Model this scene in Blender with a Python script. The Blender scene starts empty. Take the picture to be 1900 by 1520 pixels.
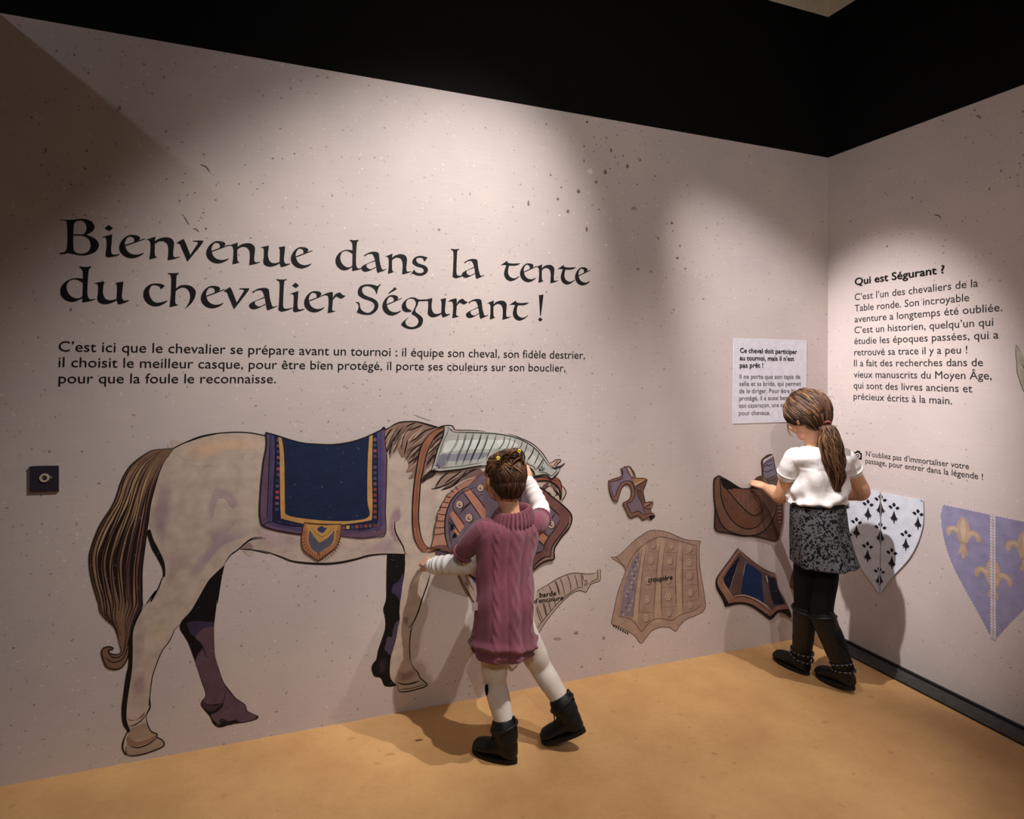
import bpy, bmesh, math, random
from math import sin, cos, pi, radians, sqrt, atan2
from mathutils import Vector, Matrix
from mathutils.geometry import tessellate_polygon
SC = bpy.context.scene
COL = SC.collection
random.seed(7)

# ------------------------------------------------------------------ camera
FPX, PCX, PCY = 1142.6, 950.0, 652.2
YAW, PITCH, ROLL = 0.3602, 0.0230, 0.0138
CAMP = Vector((-2.7017, -2.4502, 1.3729))
_f = Vector((sin(YAW)*cos(PITCH), cos(YAW)*cos(PITCH), sin(PITCH)))
_r0 = Vector((cos(YAW), -sin(YAW), 0.0))
_u0 = _r0.cross(_f)
_r = cos(ROLL)*_r0 + sin(ROLL)*_u0
_u = -sin(ROLL)*_r0 + cos(ROLL)*_u0
cam = bpy.data.cameras.new('camera')
cam.sensor_width = 36.0
cam.lens = FPX/1900*36.0
cam.shift_y = (PCY-760.0)/1900.0
cam.clip_start = 0.02
camo = bpy.data.objects.new('camera', cam)
COL.objects.link(camo)
camo.matrix_world = Matrix(((_r.x, _u.x, -_f.x, CAMP.x), (_r.y, _u.y, -_f.y, CAMP.y), (_r.z, _u.z, -_f.z, CAMP.z), (0, 0, 0, 1)))
SC.camera = camo
SC.view_settings.view_transform = 'Standard'
SC.view_settings.look = 'None'
SC.view_settings.gamma = 1.0
SC.view_settings.use_curve_mapping = False
SC.view_settings.exposure = 0.0

# ------------------------------------------------------------------ light
w = bpy.data.worlds.new('world'); SC.world = w; w.use_nodes = True
w.node_tree.nodes['Background'].inputs[0].default_value = (0.50, 0.42, 0.36, 1)
w.node_tree.nodes['Background'].inputs[1].default_value = 0.05

def spot(loc, target, power, color, size, blend, radius, label):
    l = bpy.data.lights.new('spot_light', 'SPOT')
    l.energy = power; l.color = color; l.spot_size = radians(size); l.spot_blend = blend
    l.shadow_soft_size = radius
    o = bpy.data.objects.new('spot_light', l); COL.objects.link(o)
    o.location = loc
    o.rotation_euler = (Vector(target)-Vector(loc)).to_track_quat('-Z', 'Y').to_euler()
    return o
def fill_area(loc, target, power, color, sx, sy):
    l = bpy.data.lights.new('fill_light', 'AREA'); l.energy = power; l.color = color
    l.shape = 'RECTANGLE'; l.size = sx; l.size_y = sy
    o = bpy.data.objects.new('fill_light', l); COL.objects.link(o); o.location = loc
    o.rotation_euler = (Vector(target)-Vector(loc)).to_track_quat('-Z', 'Y').to_euler()
    return o
spot((-1.216,-1.605,3.734), (-2.19,-0.23,1.62), 490, (1.0,0.975,0.965), 44.5, 0.95, 0.022, '')
spot((-1.94,-0.72,3.446), (-0.09,-0.26,1.12), 615, (1.0,0.972,0.975), 32.5, 0.9, 0.022, '')
spot((-3.114,-3.98,3.386), (-1.05,0.167,1.55), 225, (1.0,0.95,0.92), 56, 0.95, 0.03, '')
spot((-0.516,-1.348,3.8), (-1.64,-0.404,-0.656), 310, (1.0,0.95,0.92), 39, 0.8, 0.022, '')
spot((-1.573,-1.981,3.783), (-0.93,0.032,0.60), 170, (1.0,0.965,0.955), 27, 0.95, 0.022, "")
spot((-5.6,-1.8,4.06), (-3.0,0.0,2.3), 45, (0.82,0.88,1.0), 70, 0.8, 0.06, '')
# unseen soft fill light, added to lift the dark parts of the walls
fill_area((-2.6,-5.2,4.5), (-2.6,-5.0,0.0), 30, (1.0,0.88,0.78), 1.6, 1.6)


# ------------------------------------------------------------------ helpers
def at(px, py, axis, val):
    """the point of the plane axis=val seen at pixel px,py of the photograph"""
    d = _f + _r*((px-PCX)/FPX) - _u*((py-PCY)/FPX)
    t = (val-CAMP[axis])/d[axis]
    return CAMP + d*t
def LW(px, py):            # on the long (left) wall: u = x, v = z
    p = at(px, py, 1, 0.0); return (p.x, p.z)
def RW(px, py):            # on the right wall: u = -y, v = z
    p = at(px, py, 0, 0.0); return (-p.y, p.z)
def lin(h):
    if isinstance(h, str):
        c = [int(h[i:i+2], 16)/255 for i in (0, 2, 4)]
    else:
        c = [x/255 for x in h]
    return tuple((x/12.92 if x <= 0.04045 else ((x+0.055)/1.055)**2.4) for x in c) + (1.0,)
def tag(o, label=None, cat=None, group=None, kind=None):
    if label: o['label'] = label
    if cat: o['category'] = cat
    if group: o['group'] = group
    if kind: o['kind'] = kind
    return o
def empty(name, loc, label=None, cat=None, group=None):
    o = bpy.data.objects.new(name, None); COL.objects.link(o); o.location = loc
    o.empty_display_size = 0.05
    return tag(o, label, cat, group)
def link(name, me, m, parent=None, smooth=False):
    o = bpy.data.objects.new(name, me); COL.objects.link(o)
    if m is not None and not me.materials: me.materials.append(m)
    if smooth:
        for p in me.polygons: p.use_smooth = True
    if parent is not None:
        o.parent = parent
        o.location = -Vector(parent.location)
    return o
def mesh_of(bm, name='mesh'):
    me = bpy.data.meshes.new(name); bm.to_mesh(me); bm.free(); return me
def box(bm, x0, y0, z0, x1, y1, z1):
    vs = [bm.verts.new(c) for c in ((x0,y0,z0),(x1,y0,z0),(x1,y1,z0),(x0,y1,z0),(x0,y0,z1),(x1,y0,z1),(x1,y1,z1),(x0,y1,z1))]
    for f in ((0,3,2,1),(4,5,6,7),(0,1,5,4),(1,2,6,5),(2,3,7,6),(3,0,4,7)):
        bm.faces.new([vs[i] for i in f])

# ------------------------------------------------------------------ materials
MATS = {}
def N(nt, t, **k):
    n = nt.nodes.new(t)
    for a, v in k.items():
        if a.startswith('i_'):
            n.inputs[a[2:].replace('_', ' ')].default_value = v
        else: setattr(n, a, v)
    return n
def new_mat(name, rough=0.7, spec=0.3):
    m = bpy.data.materials.new(name); m.use_nodes = True
    b = m.node_tree.nodes['Principled BSDF']
    b.inputs['Roughness'].default_value = rough
    b.inputs['Specular IOR Level'].default_value = spec
    return m, m.node_tree, b
def simple(name, col, rough=0.7, spec=0.3, noise=0.0, scale=30.0, bump=0.0, bscale=200.0, sheen=0.0, stretch=None, col2=None):
    if name in MATS: return MATS[name]
    m, nt, b = new_mat(name, rough, spec)
    c = lin(col)
    tc = N(nt, 'ShaderNodeTexCoord')
    vec = tc.outputs['Object']
    if stretch:
        mp = N(nt, 'ShaderNodeMapping'); mp.inputs['Scale'].default_value = stretch
        nt.links.new(vec, mp.inputs['Vector']); vec = mp.outputs['Vector']
    nz = N(nt, 'ShaderNodeTexNoise', i_Scale=scale, i_Detail=4.0)
    nt.links.new(vec, nz.inputs['Vector'])
    rp = N(nt, 'ShaderNodeValToRGB')
    d = lin(col2) if col2 else tuple(x*(1-noise) for x in c[:3])+(1,)
    e = c if col2 else tuple(min(1, x*(1+noise*0.6)) for x in c[:3])+(1,)
    rp.color_ramp.elements[0].color = d; rp.color_ramp.elements[0].position = 0.35
    rp.color_ramp.elements[1].color = e; rp.color_ramp.elements[1].position = 0.65
    nt.links.new(nz.outputs['Fac'], rp.inputs['Fac'])
    nt.links.new(rp.outputs['Color'], b.inputs['Base Color'])
    if bump:
        n2 = N(nt, 'ShaderNodeTexNoise', i_Scale=bscale, i_Detail=2.0)
        nt.links.new(vec, n2.inputs['Vector'])
        bp = N(nt, 'ShaderNodeBump', i_Strength=bump, i_Distance=0.004)
        nt.links.new(n2.outputs['Fac'], bp.inputs['Height'])
        nt.links.new(bp.outputs['Normal'], b.inputs['Normal'])
    if sheen:
        b.inputs['Sheen Weight'].default_value = sheen
    MATS[name] = m
    return m

def speck_layer(nt, vec, prev, scale, rad, keep, col, strength, warp=0.02):
    """small irregular flecks printed in the paper: some Voronoi cells keep one"""
    nz = N(nt, 'ShaderNodeTexNoise', i_Scale=scale*2.2, i_Detail=2.0)
    nt.links.new(vec, nz.inputs['Vector'])
    mx = N(nt, 'ShaderNodeVectorMath', operation='MULTIPLY_ADD')
    nt.links.new(nz.outputs['Color'], mx.inputs[0])
    mx.inputs[1].default_value = (warp, warp, warp)
    nt.links.new(vec, mx.inputs[2])
    vo = N(nt, 'ShaderNodeTexVoronoi', voronoi_dimensions='2D', i_Scale=scale)
    nt.links.new(mx.outputs[0], vo.inputs['Vector'])
    sep = N(nt, 'ShaderNodeSeparateColor'); nt.links.new(vo.outputs['Color'], sep.inputs[0])
    k = N(nt, 'ShaderNodeMath', operation='LESS_THAN'); k.inputs[1].default_value = keep
    # kept more often in some patches
    pn = N(nt, 'ShaderNodeTexNoise', i_Scale=1.3, i_Detail=1.0); nt.links.new(vec, pn.inputs['Vector'])
    ad = N(nt, 'ShaderNodeMath', operation='MULTIPLY_ADD'); ad.inputs[1].default_value = -0.5; ad.inputs[2].default_value = 0.25
    nt.links.new(pn.outputs['Fac'], ad.inputs[0])
    s = N(nt, 'ShaderNodeMath', operation='ADD'); nt.links.new(sep.outputs[0], s.inputs[0]); nt.links.new(ad.outputs[0], s.inputs[1])
    nt.links.new(s.outputs[0], k.inputs[0])
    # radius varies
    rr = N(nt, 'ShaderNodeMath', operation='MULTIPLY'); rr.inputs[1].default_value = rad
    nt.links.new(sep.outputs[1], rr.inputs[0])
    d = N(nt, 'ShaderNodeMath', operation='SUBTRACT'); nt.links.new(rr.outputs[0], d.inputs[0]); nt.links.new(vo.outputs['Distance'], d.inputs[1])
    sm = N(nt, 'ShaderNodeMath', operation='MULTIPLY', use_clamp=True); sm.inputs[1].default_value = 14.0
    nt.links.new(d.outputs[0], sm.inputs[0])
    a = N(nt, 'ShaderNodeMath', operation='MULTIPLY'); nt.links.new(sm.outputs[0], a.inputs[0]); nt.links.new(k.outputs[0], a.inputs[1])
    a2 = N(nt, 'ShaderNodeMath', operation='MULTIPLY'); a2.inputs[1].default_value = strength
    nt.links.new(a.outputs[0], a2.inputs[0])
    mix = N(nt, 'ShaderNodeMix', data_type='RGBA')
    nt.links.new(a2.outputs[0], mix.inputs['Factor']); nt.links.new(prev, mix.inputs['A']); mix.inputs['B'].default_value = lin(col)
    return mix.outputs['Result']
def paper_mat(name, ca, cb, attr=False, strength=1.0, rough=0.62, spec=0.25):
    m, nt, b = new_mat(name, rough, spec)
    tc = N(nt, 'ShaderNodeTexCoord')
    # unroll both walls into one sheet: u = x - y, v = z
    sp = N(nt, 'ShaderNodeSeparateXYZ'); nt.links.new(tc.outputs['Object'], sp.inputs[0])
    sb = N(nt, 'ShaderNodeMath', operation='SUBTRACT'); nt.links.new(sp.outputs[0], sb.inputs[0]); nt.links.new(sp.outputs[1], sb.inputs[1])
    cb_ = N(nt, 'ShaderNodeCombineXYZ'); nt.links.new(sb.outputs[0], cb_.inputs[0]); nt.links.new(sp.outputs[2], cb_.inputs[1])
    vec = cb_.outputs[0]
    if attr:
        at_ = N(nt, 'ShaderNodeAttribute', attribute_name='ink')
        # ink that took unevenly on the paper
        nz = N(nt, 'ShaderNodeTexNoise', i_Scale=22.0, i_Detail=5.0); nt.links.new(vec, nz.inputs['Vector'])
        mr = N(nt, 'ShaderNodeMapRange'); mr.inputs[3].default_value = 0.86; mr.inputs[4].default_value = 1.12
        mr.inputs[1].default_value = 0.3; mr.inputs[2].default_value = 0.7
        nt.links.new(nz.outputs['Fac'], mr.inputs[0])
        mu = N(nt, 'ShaderNodeMix', data_type='RGBA', blend_type='MULTIPLY'); mu.inputs['Factor'].default_value = 1.0
        nt.links.new(at_.outputs['Color'], mu.inputs['A']); nt.links.new(mr.outputs[0], mu.inputs['B'])
        out = mu.outputs['Result']
        out = speck_layer(nt, vec, out, 22.0, 0.12, 0.16*strength, '4a3c38', 0.35*strength)
        out = speck_layer(nt, vec, out, 70.0, 0.22, 0.16, 'd8d0cc', 0.12*strength)
    else:
        nz = N(nt, 'ShaderNodeTexNoise', i_Scale=2.2, i_Detail=3.0, i_Roughness=0.6); nt.links.new(vec, nz.inputs['Vector'])
        mix = N(nt, 'ShaderNodeMix', data_type='RGBA')
        mr = N(nt, 'ShaderNodeMapRange'); mr.inputs[1].default_value = 0.35; mr.inputs[2].default_value = 0.65
        nt.links.new(nz.outputs['Fac'], mr.inputs[0]); nt.links.new(mr.outputs[0], mix.inputs['Factor'])
        mix.inputs['A'].default_value = lin(ca); mix.inputs['B'].default_value = lin(cb)
        # fine woven lines of the printed paper
        mp = N(nt, 'ShaderNodeMapping'); mp.inputs['Scale'].default_value = (1.0, 26.0, 1.0); nt.links.new(vec, mp.inputs['Vector'])
        n2 = N(nt, 'ShaderNodeTexNoise', i_Scale=7.0, i_Detail=3.0); nt.links.new(mp.outputs[0], n2.inputs['Vector'])
        m2 = N(nt, 'ShaderNodeMapRange'); m2.inputs[3].default_value = 0.93; m2.inputs[4].default_value = 1.06; nt.links.new(n2.outputs['Fac'], m2.inputs[0])
        mu = N(nt, 'ShaderNodeMix', data_type='RGBA', blend_type='MULTIPLY'); mu.inputs['Factor'].default_value = 1.0
        nt.links.new(mix.outputs['Result'], mu.inputs['A']); nt.links.new(m2.outputs[0], mu.inputs['B'])
        out = mu.outputs['Result']
        out = speck_layer(nt, vec, out, 13.0, 0.080, 0.15, '74605a', 0.75, 0.04)
        out = speck_layer(nt, vec, out, 31.0, 0.15, 0.14, '6e5b56', 0.75)
        out = speck_layer(nt, vec, out, 75.0, 0.24, 0.10, '705e5a', 0.6)
        out = speck_layer(nt, vec, out, 24.0, 0.12, 0.11, 'efe4e0', 0.38)
        out = speck_layer(nt, vec, out, 60.0, 0.24, 0.13, 'efe4e0', 0.38)
    nt.links.new(out, b.inputs['Base Color'])
    return m
WALL = paper_mat('printed_wall_paper', 'beb0ad', 'c7b8b1')
INK = paper_mat('printed_ink', '', '', attr=True)
INKF = paper_mat('flat_ink', '', '', attr=True, strength=0.15)
BLACKM = simple('black_paint', '0e0e0d', 0.9, 0.1, 0.1)
UPPER = simple('upper_wall_paint', 'ddd0b8', 0.85, 0.2, 0.05)
FLOORM = None
def floor_mat():
    m, nt, b = new_mat('beige_vinyl_floor', 0.55, 0.3)
    tc = N(nt, 'ShaderNodeTexCoord'); vec = tc.outputs['Object']
    nz = N(nt, 'ShaderNodeTexNoise', i_Scale=3.0, i_Detail=6.0, i_Roughness=0.65); nt.links.new(vec, nz.inputs['Vector'])
    rp = N(nt, 'ShaderNodeValToRGB')
    e = rp.color_ramp.elements
    e[0].position = 0.3; e[0].color = lin('b88a59'); e[1].position = 0.7; e[1].color = lin('cfa36c')
    nt.links.new(nz.outputs['Fac'], rp.inputs['Fac'])
    out = rp.outputs['Color']
    n3 = N(nt, 'ShaderNodeTexNoise', i_Scale=60.0, i_Detail=3.0); nt.links.new(vec, n3.inputs['Vector'])
    m3 = N(nt, 'ShaderNodeMapRange'); m3.inputs[3].default_value = 0.93; m3.inputs[4].default_value = 1.06; nt.links.new(n3.outputs['Fac'], m3.inputs[0])
    mu = N(nt, 'ShaderNodeMix', data_type='RGBA', blend_type='MULTIPLY'); mu.inputs['Factor'].default_value = 1.0
    nt.links.new(out, mu.inputs['A']); nt.links.new(m3.outputs[0], mu.inputs['B']); out = mu.outputs['Result']
    out = speck_layer(nt, vec, out, 5.0, 0.06, 0.3, '5a4026', 0.6, 0.05)
    out = speck_layer(nt, vec, out, 12.0, 0.16, 0.3, 'a57848', 0.5, 0.05)
    nt.links.new(out, b.inputs['Base Color'])
    bp = N(nt, 'ShaderNodeBump', i_Strength=0.12, i_Distance=0.003); nt.links.new(n3.outputs['Fac'], bp.inputs['Height'])
    nt.links.new(bp.outputs['Normal'], b.inputs['Normal'])
    return m
FLOORM = floor_mat()

# ------------------------------------------------------------------ room shell
H1, H2, H3 = 2.5, 3.2567, 4.6
XL = at(-6, 100, 1, 0.0).x            # the partition at the left end of the long wall
def slab(name, m, x0, y0, z0, x1, y1, z1, parent=None):
    bm = bmesh.new(); box(bm, x0, y0, z0, x1, y1, z1)
    o = link(name, mesh_of(bm, name), m, parent)
    if parent is None: o['kind'] = 'structure'
    return o
slab('floor', FLOORM, -9.0, -7.0, -0.1, 0.3, 0.3, 0.0)
wb = slab('wall_back', WALL, -9.0, 0.0, 0.0, 0.0, 0.12, H1)
slab('black_band', BLACKM, -9.0, 0.0, H1, 0.0, 0.12, H2, wb)
slab('upper_wall', UPPER, -9.0, 0.0, H2, 0.0, 0.12, H3, wb)
wr = slab('wall_right', WALL, 0.0, -7.0, 0.0, 0.12, 0.12, H1)
slab('black_band', BLACKM, 0.0, -7.0, H1, 0.12, 0.12, H2, wr)
slab('upper_wall', UPPER, 0.0, -7.0, H2, 0.12, 0.12, H3, wr)
slab('ceiling', UPPER, -9.0, -7.0, H3, 0.3, 0.3, H3+0.1)
slab('wall_left', simple('partition_paint', '3a322e', 0.9, 0.2, 0.05), XL-0.12, -3.0, 0.0, XL, 0.0, H1)
wf = slab('wall_front', simple('front_wall_paint', '4a423d', 0.9, 0.2, 0.05), -9.0, -7.0, 0.0, 0.0, -6.9, H1)
slab('black_band', BLACKM, -9.0, -7.0, H1, 0.0, -6.9, H3, wf)

# dark slotted air grille let into the floor along the right wall
GD = simple('dark_grille_metal', '1d1b1a', 0.5, 0.4, 0.2)
GL = simple('grille_slat_metal', '4a4540', 0.45, 0.5, 0.2)
gy1, gy0 = -0.085, -3.4
bm = bmesh.new(); box(bm, -0.115, gy0, 0.0, 0.0, gy1, 0.004)
tr = tag(link('trim_1', mesh_of(bm), GD), kind='structure')
bm = bmesh.new(); box(bm, -0.012, gy0, 0.004, 0.0, gy1, 0.016)
link('shadow_gap_strip', mesh_of(bm), GD, tr)
for i in range(7):
    x = -0.110 + i*0.0135
    bm = bmesh.new(); box(bm, x, gy0, 0.004, x+0.007, gy1-0.004, 0.009)
    link('slat' , mesh_of(bm), GL, tr)
bm = bmesh.new(); box(bm, -0.115, gy1-0.004, 0.004, -0.012, gy1+0.004, 0.012)
link('end_cap', mesh_of(bm), GD, tr)

# ------------------------------------------------------------------ print engine
def cr(pts, closed, n=5):
    """Catmull-Rom through points; a point with a third element is a sharp corner"""
    P = [(float(p[0]), float(p[1])) for p in pts]; C = [len(p) > 2 for p in pts]
    m = len(P); out = []
    rng = m if closed else m-1
    for i in range(rng):
        p1, p2 = P[i], P[(i+1) % m]
        c1, c2 = C[i], C[(i+1) % m]
        if not closed and i == 0: c1 = True
        if not closed and i+1 == m-1: c2 = True
        p0 = p1 if c1 else P[i-1]
        p3 = p2 if c2 else P[(i+2) % m]
        if c1 and c2:
            out.append(p1); continue
        for k in range(n):
            t = k/n; t2 = t*t; t3 = t2*t
            out.append(tuple(0.5*((2*p1[a])+(-p0[a]+p2[a])*t+(2*p0[a]-5*p1[a]+4*p2[a]-p3[a])*t2+(-p0[a]+3*p1[a]-3*p2[a]+p3[a])*t3) for a in (0, 1)))
    if not closed: out.append(P[-1])
    return out
class Zoom:
    """traced points given in a magnified crop of the photograph"""
    def __init__(s, ox, oy, k): s.o = (ox, oy); s.k = k
    def __call__(s, *pts): return [(s.o[0]+p[0]/s.k, s.o[1]+p[1]/s.k)+tuple(p[2:]) for p in pts]
PXZ = Zoom(0, 0, 1.0)
class Art:
    """flat printed artwork: polygons and pen lines laid on a wall, colour by face"""
    def __init__(s, wall, lift=0.0006, step=0.00022):
        s.W = LW if wall == 'L' else RW; s.wall = wall; s.n = 0
        s.lift = lift; s.step = step; s.v = []; s.f = []; s.c = []
    def place(s, u, v, off):
        return (u, -off, v) if s.wall == 'L' else (-off, -u, v)
    def add(s, uv, tris, col, layer):
        b = len(s.v); s.n += 1; off = s.lift+layer*s.step+min(s.n, 90)*2.2e-6
        s.v += [s.place(u, v, off) for u, v in uv]
        for t in tris:
            s.f.append(tuple(b+i for i in t)); s.c.append(col)
    def poly(s, pts, col, layer=0, smooth=True, uvspace=False, n=5):
        p = cr(pts, True, n) if smooth else [q[:2] for q in pts]
        uv = p if uvspace else [s.W(*q) for q in p]
        tr_ = tessellate_polygon([[Vector((a, b, 0)) for a, b in uv]])
        s.add(uv, tr_, lin(col), layer)
    def soft(s, pts, col, base, layer=0, n=9, k=0.35):
        """a wash with a feathered edge: rings stepping from base to col"""
        p = cr(pts, True, 4); uv = [s.W(*q) for q in p]
        cx = sum(q[0] for q in uv)/len(uv); cy = sum(q[1] for q in uv)/len(uv)
        a, b = lin(base), lin(col)
        for i in range(n):
            t = (i+1)/n; sc = 1.0-(1-k)*i/n
            q = [(cx+(x-cx)*sc, cy+(y-cy)*sc) for x, y in uv]
            s.add(q, tessellate_polygon([[Vector((x, y, 0)) for x, y in q]]), tuple(a[j]+(b[j]-a[j])*t*.85 for j in range(4)), layer+i*0.12)
    def line(s, pts, wpx, col, layer=3, smooth=True, taper=(0.35, 0.35), n=5):
        """pen line, width in photo pixels, thinner at its ends"""
        p = cr(pts, False, n) if smooth else [q[:2] for q in pts]
        L = [0.0]
        for i in range(1, len(p)): L.append(L[-1]+math.hypot(p[i][0]-p[i-1][0], p[i][1]-p[i-1][1]))
        T = L[-1] or 1.0
        uv = []
        for i, q in enumerate(p):
            a = p[max(0, i-1)]; b = p[min(len(p)-1, i+1)]
            dx, dy = b[0]-a[0], b[1]-a[1]; d = math.hypot(dx, dy) or 1.0
            t = L[i]/T
            k = min(1.0, taper[0]+(1-taper[0])*t*5, taper[1]+(1-taper[1])*(1-t)*5)
            wv = wpx(t) if callable(wpx) else wpx
            h = wv*k/2
            nx, ny = -dy/d*h, dx/d*h
            uv.append(s.W(q[0]+nx, q[1]+ny)); uv.append(s.W(q[0]-nx, q[1]-ny))
        tris = []
        for i in range(len(p)-1):
            tris += [(2*i, 2*i+1, 2*i+3), (2*i, 2*i+3, 2*i+2)]
        s.add(uv, tris, lin(col), layer)
    def outline(s, pts, wpx, col, layer=3, **k):
        s.line(list(pts)+[pts[0]], wpx, col, layer, taper=(1, 1), **k)
    def build(s, name, parent=None, m=None):
        me = bpy.data.meshes.new(name)
        # every face towards the room
        cen = (CAMP.x, CAMP.y, CAMP.z)
        fs = []
        for f in s.f:
            a, b, c = (Vector(s.v[i]) for i in f[:3])
            nrm = (b-a).cross(c-a)
            fs.append(f if nrm.dot(Vector(cen)-a) > 0 else f[::-1])
        me.from_pydata(s.v, [], fs)
        at_ = me.color_attributes.new('ink', 'FLOAT_COLOR', 'CORNER')
        buf = []
        for f, c in zip(fs, s.c):
            for _ in f: buf += c
        at_.data.foreach_set('color', buf)
        o = link(name, me, m or INK, parent)
        return o
def plate(name, wall, pts, thick, col, parent, smooth=True, mat=None, lift=0.0):
    """a cut-out board lying on the wall: outline traced in photo pixels, real thickness"""
    W = LW if wall == 'L' else RW
    p = cr(pts, True, 5) if smooth else [q[:2] for q in pts]
    uv = [W(*q) for q in p]
    P = lambda u, v, o: (u, -o, v) if wall == 'L' else (-o, -u, v)
    n = len(uv)
    vs = [P(u, v, lift) for u, v in uv]+[P(u, v, lift+thick) for u, v in uv]
    tris = tessellate_polygon([[Vector((a, b, 0)) for a, b in uv]])
    fs = [tuple(t) for t in tris]+[tuple(i+n for i in t) for t in tris]
    fs += [(i, (i+1) % n, (i+1) % n+n, i+n) for i in range(n)]
    me = bpy.data.meshes.new(name); me.from_pydata(vs, [], fs)
    bm = bmesh.new(); bm.from_mesh(me); bmesh.ops.recalc_face_normals(bm, faces=bm.faces); bm.to_mesh(me); bm.free()
    return link(name, me, mat or simple('board_'+col, col, 0.6, 0.3, 0.08), parent)

# ------------------------------------------------------------------ sans lettering
BLACKINK = simple('black_lettering_ink', '100e0f', 0.7, 0.2, 0.05)
GREYINK = simple('grey_lettering_ink', '4a4546', 0.7, 0.2, 0.05)
def text_line(txt, wall, pl, pr, cap, bold=0.0, m=None, parent=None, name='text_line', lift=0.0012, ratio=None):
    """one line of lettering from baseline pixel pl to pixel pr; cap = capital height in pixels at pl"""
    W = LW if wall == 'L' else RW
    c = bpy.data.curves.new(name, 'FONT'); c.body = txt; c.size = 1.0; c.resolution_u = 3
    ob = bpy.data.objects.new('tmp', c)
    dg = bpy.context.evaluated_depsgraph_get()
    COL.objects.link(ob); dg.update()
    me = bpy.data.meshes.new_from_object(ob.evaluated_get(dg))
    bpy.data.objects.remove(ob)
    xs = [v.co.x for v in me.vertices]
    x0, x1 = min(xs), max(xs)
    a = W(*pl); sy = (W(pl[0], pl[1]-cap)[1]-a[1])/0.70
    if pr is None:
        sx = ratio*sy; tilt = 0.0
    else:
        b = W(*pr); sx = (b[0]-a[0])/(x1-x0); tilt = (b[1]-a[1])/(b[0]-a[0])
    # split the line into its words: a word ends at a wide gap
    par = list(range(len(me.vertices)))
    def find(i):
        while par[i] != i: par[i] = par[par[i]]; i = par[i]
        return i
    for e in me.edges:
        i, j = find(e.vertices[0]), find(e.vertices[1])
        if i != j: par[i] = j
    isl = {}
    for v in me.vertices: isl.setdefault(find(v.index), []).append(v.co.x)
    words = []; reach = -9.0
    wid = {}
    for k_, xs_ in sorted(isl.items(), key=lambda t: min(t[1])):
        if min(xs_)-reach > 0.17 or not words: words.append(k_)
        reach = max(reach, max(xs_)); wid[k_] = len(words)-1
    offs = [(0, 0)] if not bold else [(dx*bold, dy*bold) for dx, dy in ((-1, 0), (1, 0), (-.5, .7), (.5, -.7), (0, 0))]
    out = None
    for w_ in range(len(words)):
        vs = []; fs = []
        ids = [v.index for v in me.vertices if wid[find(v.index)] == w_]; mp = {i: n for n, i in enumerate(ids)}
        for j, (ox, oy) in enumerate(offs):
            base = len(vs)
            for i in ids:
                v = me.vertices[i]
                u = (v.co.x-x0)*sx+ox*sy; z = v.co.y*sy+oy*sy
                U, V_ = a[0]+u, a[1]+z+tilt*u
                o = lift+j*0.00006
                vs.append((U, -o, V_) if wall == 'L' else (-o, -U, V_))
            for p in me.polygons:
                if p.vertices[0] in mp: fs.append(tuple(base+mp[i] for i in p.vertices))
        m2 = bpy.data.meshes.new('word'); m2.from_pydata(vs, [], fs)
        out = link('word', m2, m or BLACKINK, parent)
    bpy.data.meshes.remove(me)
    return out

# ================================================================== WALL ART (long wall)
# larger flecks printed in the wall paper
def flecks(name, wall, zoom, dots, whites, streaks, par):
    a = Art(wall, 0.0003, 0.0)
    rq_ = random.Random(len(dots))
    for L__, base_, k_ in ((dots, '8a7670', 1), (whites, 'dccfca', 1)):
        for d in L__:
            x, y, rx, ry = d[:4]
            c_ = '9f8d87' if len(d) > 4 else base_
            a.poly(zoom(*[(x+rx*.8*cos(t*pi/4)*rq_.uniform(.7, 1.15), y+ry*.8*sin(t*pi/4)*rq_.uniform(.7, 1.15)) for t in range(8)]), c_, 0, n=2)
            if len(d) == 4 and L__ is dots and rx > 5:
                a.poly(zoom(*[(x+1+rx*.45*cos(t*pi/3), y+ry*.1+ry*.45*sin(t*pi/3)) for t in range(6)]), '6f5c56', 0.3, n=2)
    for p in streaks: a.line(zoom(*p), 2.6, '78655f', 0, taper=(.3, .3))
    for i_, v_ in enumerate(a.v): pass
    o = a.build(name, par, INKF); o['kind'] = 'stuff'
    return o
FA = Zoom(940, 220, 3.0625); FB = Zoom(300, 280, 3.0625); FC = Zoom(1640, 180, 3.2667)
flecks('printed_flecks', 'L', FA, [(225,32,5,10),(457,20,10,10),(640,20,5,5),(765,70,5,6),(568,112,5,12),(628,95,5,8),(440,157,7,9),(510,147,5,5),(593,180,9,18),(440,240,6,12),(615,220,8,8,1),(663,212,7,8),(758,236,7,12),(632,255,5,6),(686,270,10,20),(587,283,6,6),(560,305,12,22),(508,361,9,13),(250,321,6,8),(408,414,15,15),(291,458,8,13),(310,392,8,7),(348,527,12,16),(124,482,8,22),(455,628,8,20),(743,374,6,6),(843,327,6,6),(833,350,4,4),(875,128,4,6),(758,147,4,4),(938,594,10,12),(862,682,7,9),(985,724,6,12),(970,793,14,8),(1014,852,8,8),(745,855,16,12,1),(820,870,16,10,1),(725,512,22,16,1),(1026,378,5,6),(523,516,8,5),(548,460,5,5),(486,492,4,8),(789,593,4,4),(151,398,4,5),(337,357,4,4),(285,343,4,4)],
    [(475,300,22,20),(465,424,10,9),(657,420,7,7),(458,594,8,6),(300,550,9,9),(243,762,7,8),(565,718,8,8),(592,574,6,6)], [], wb)
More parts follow.
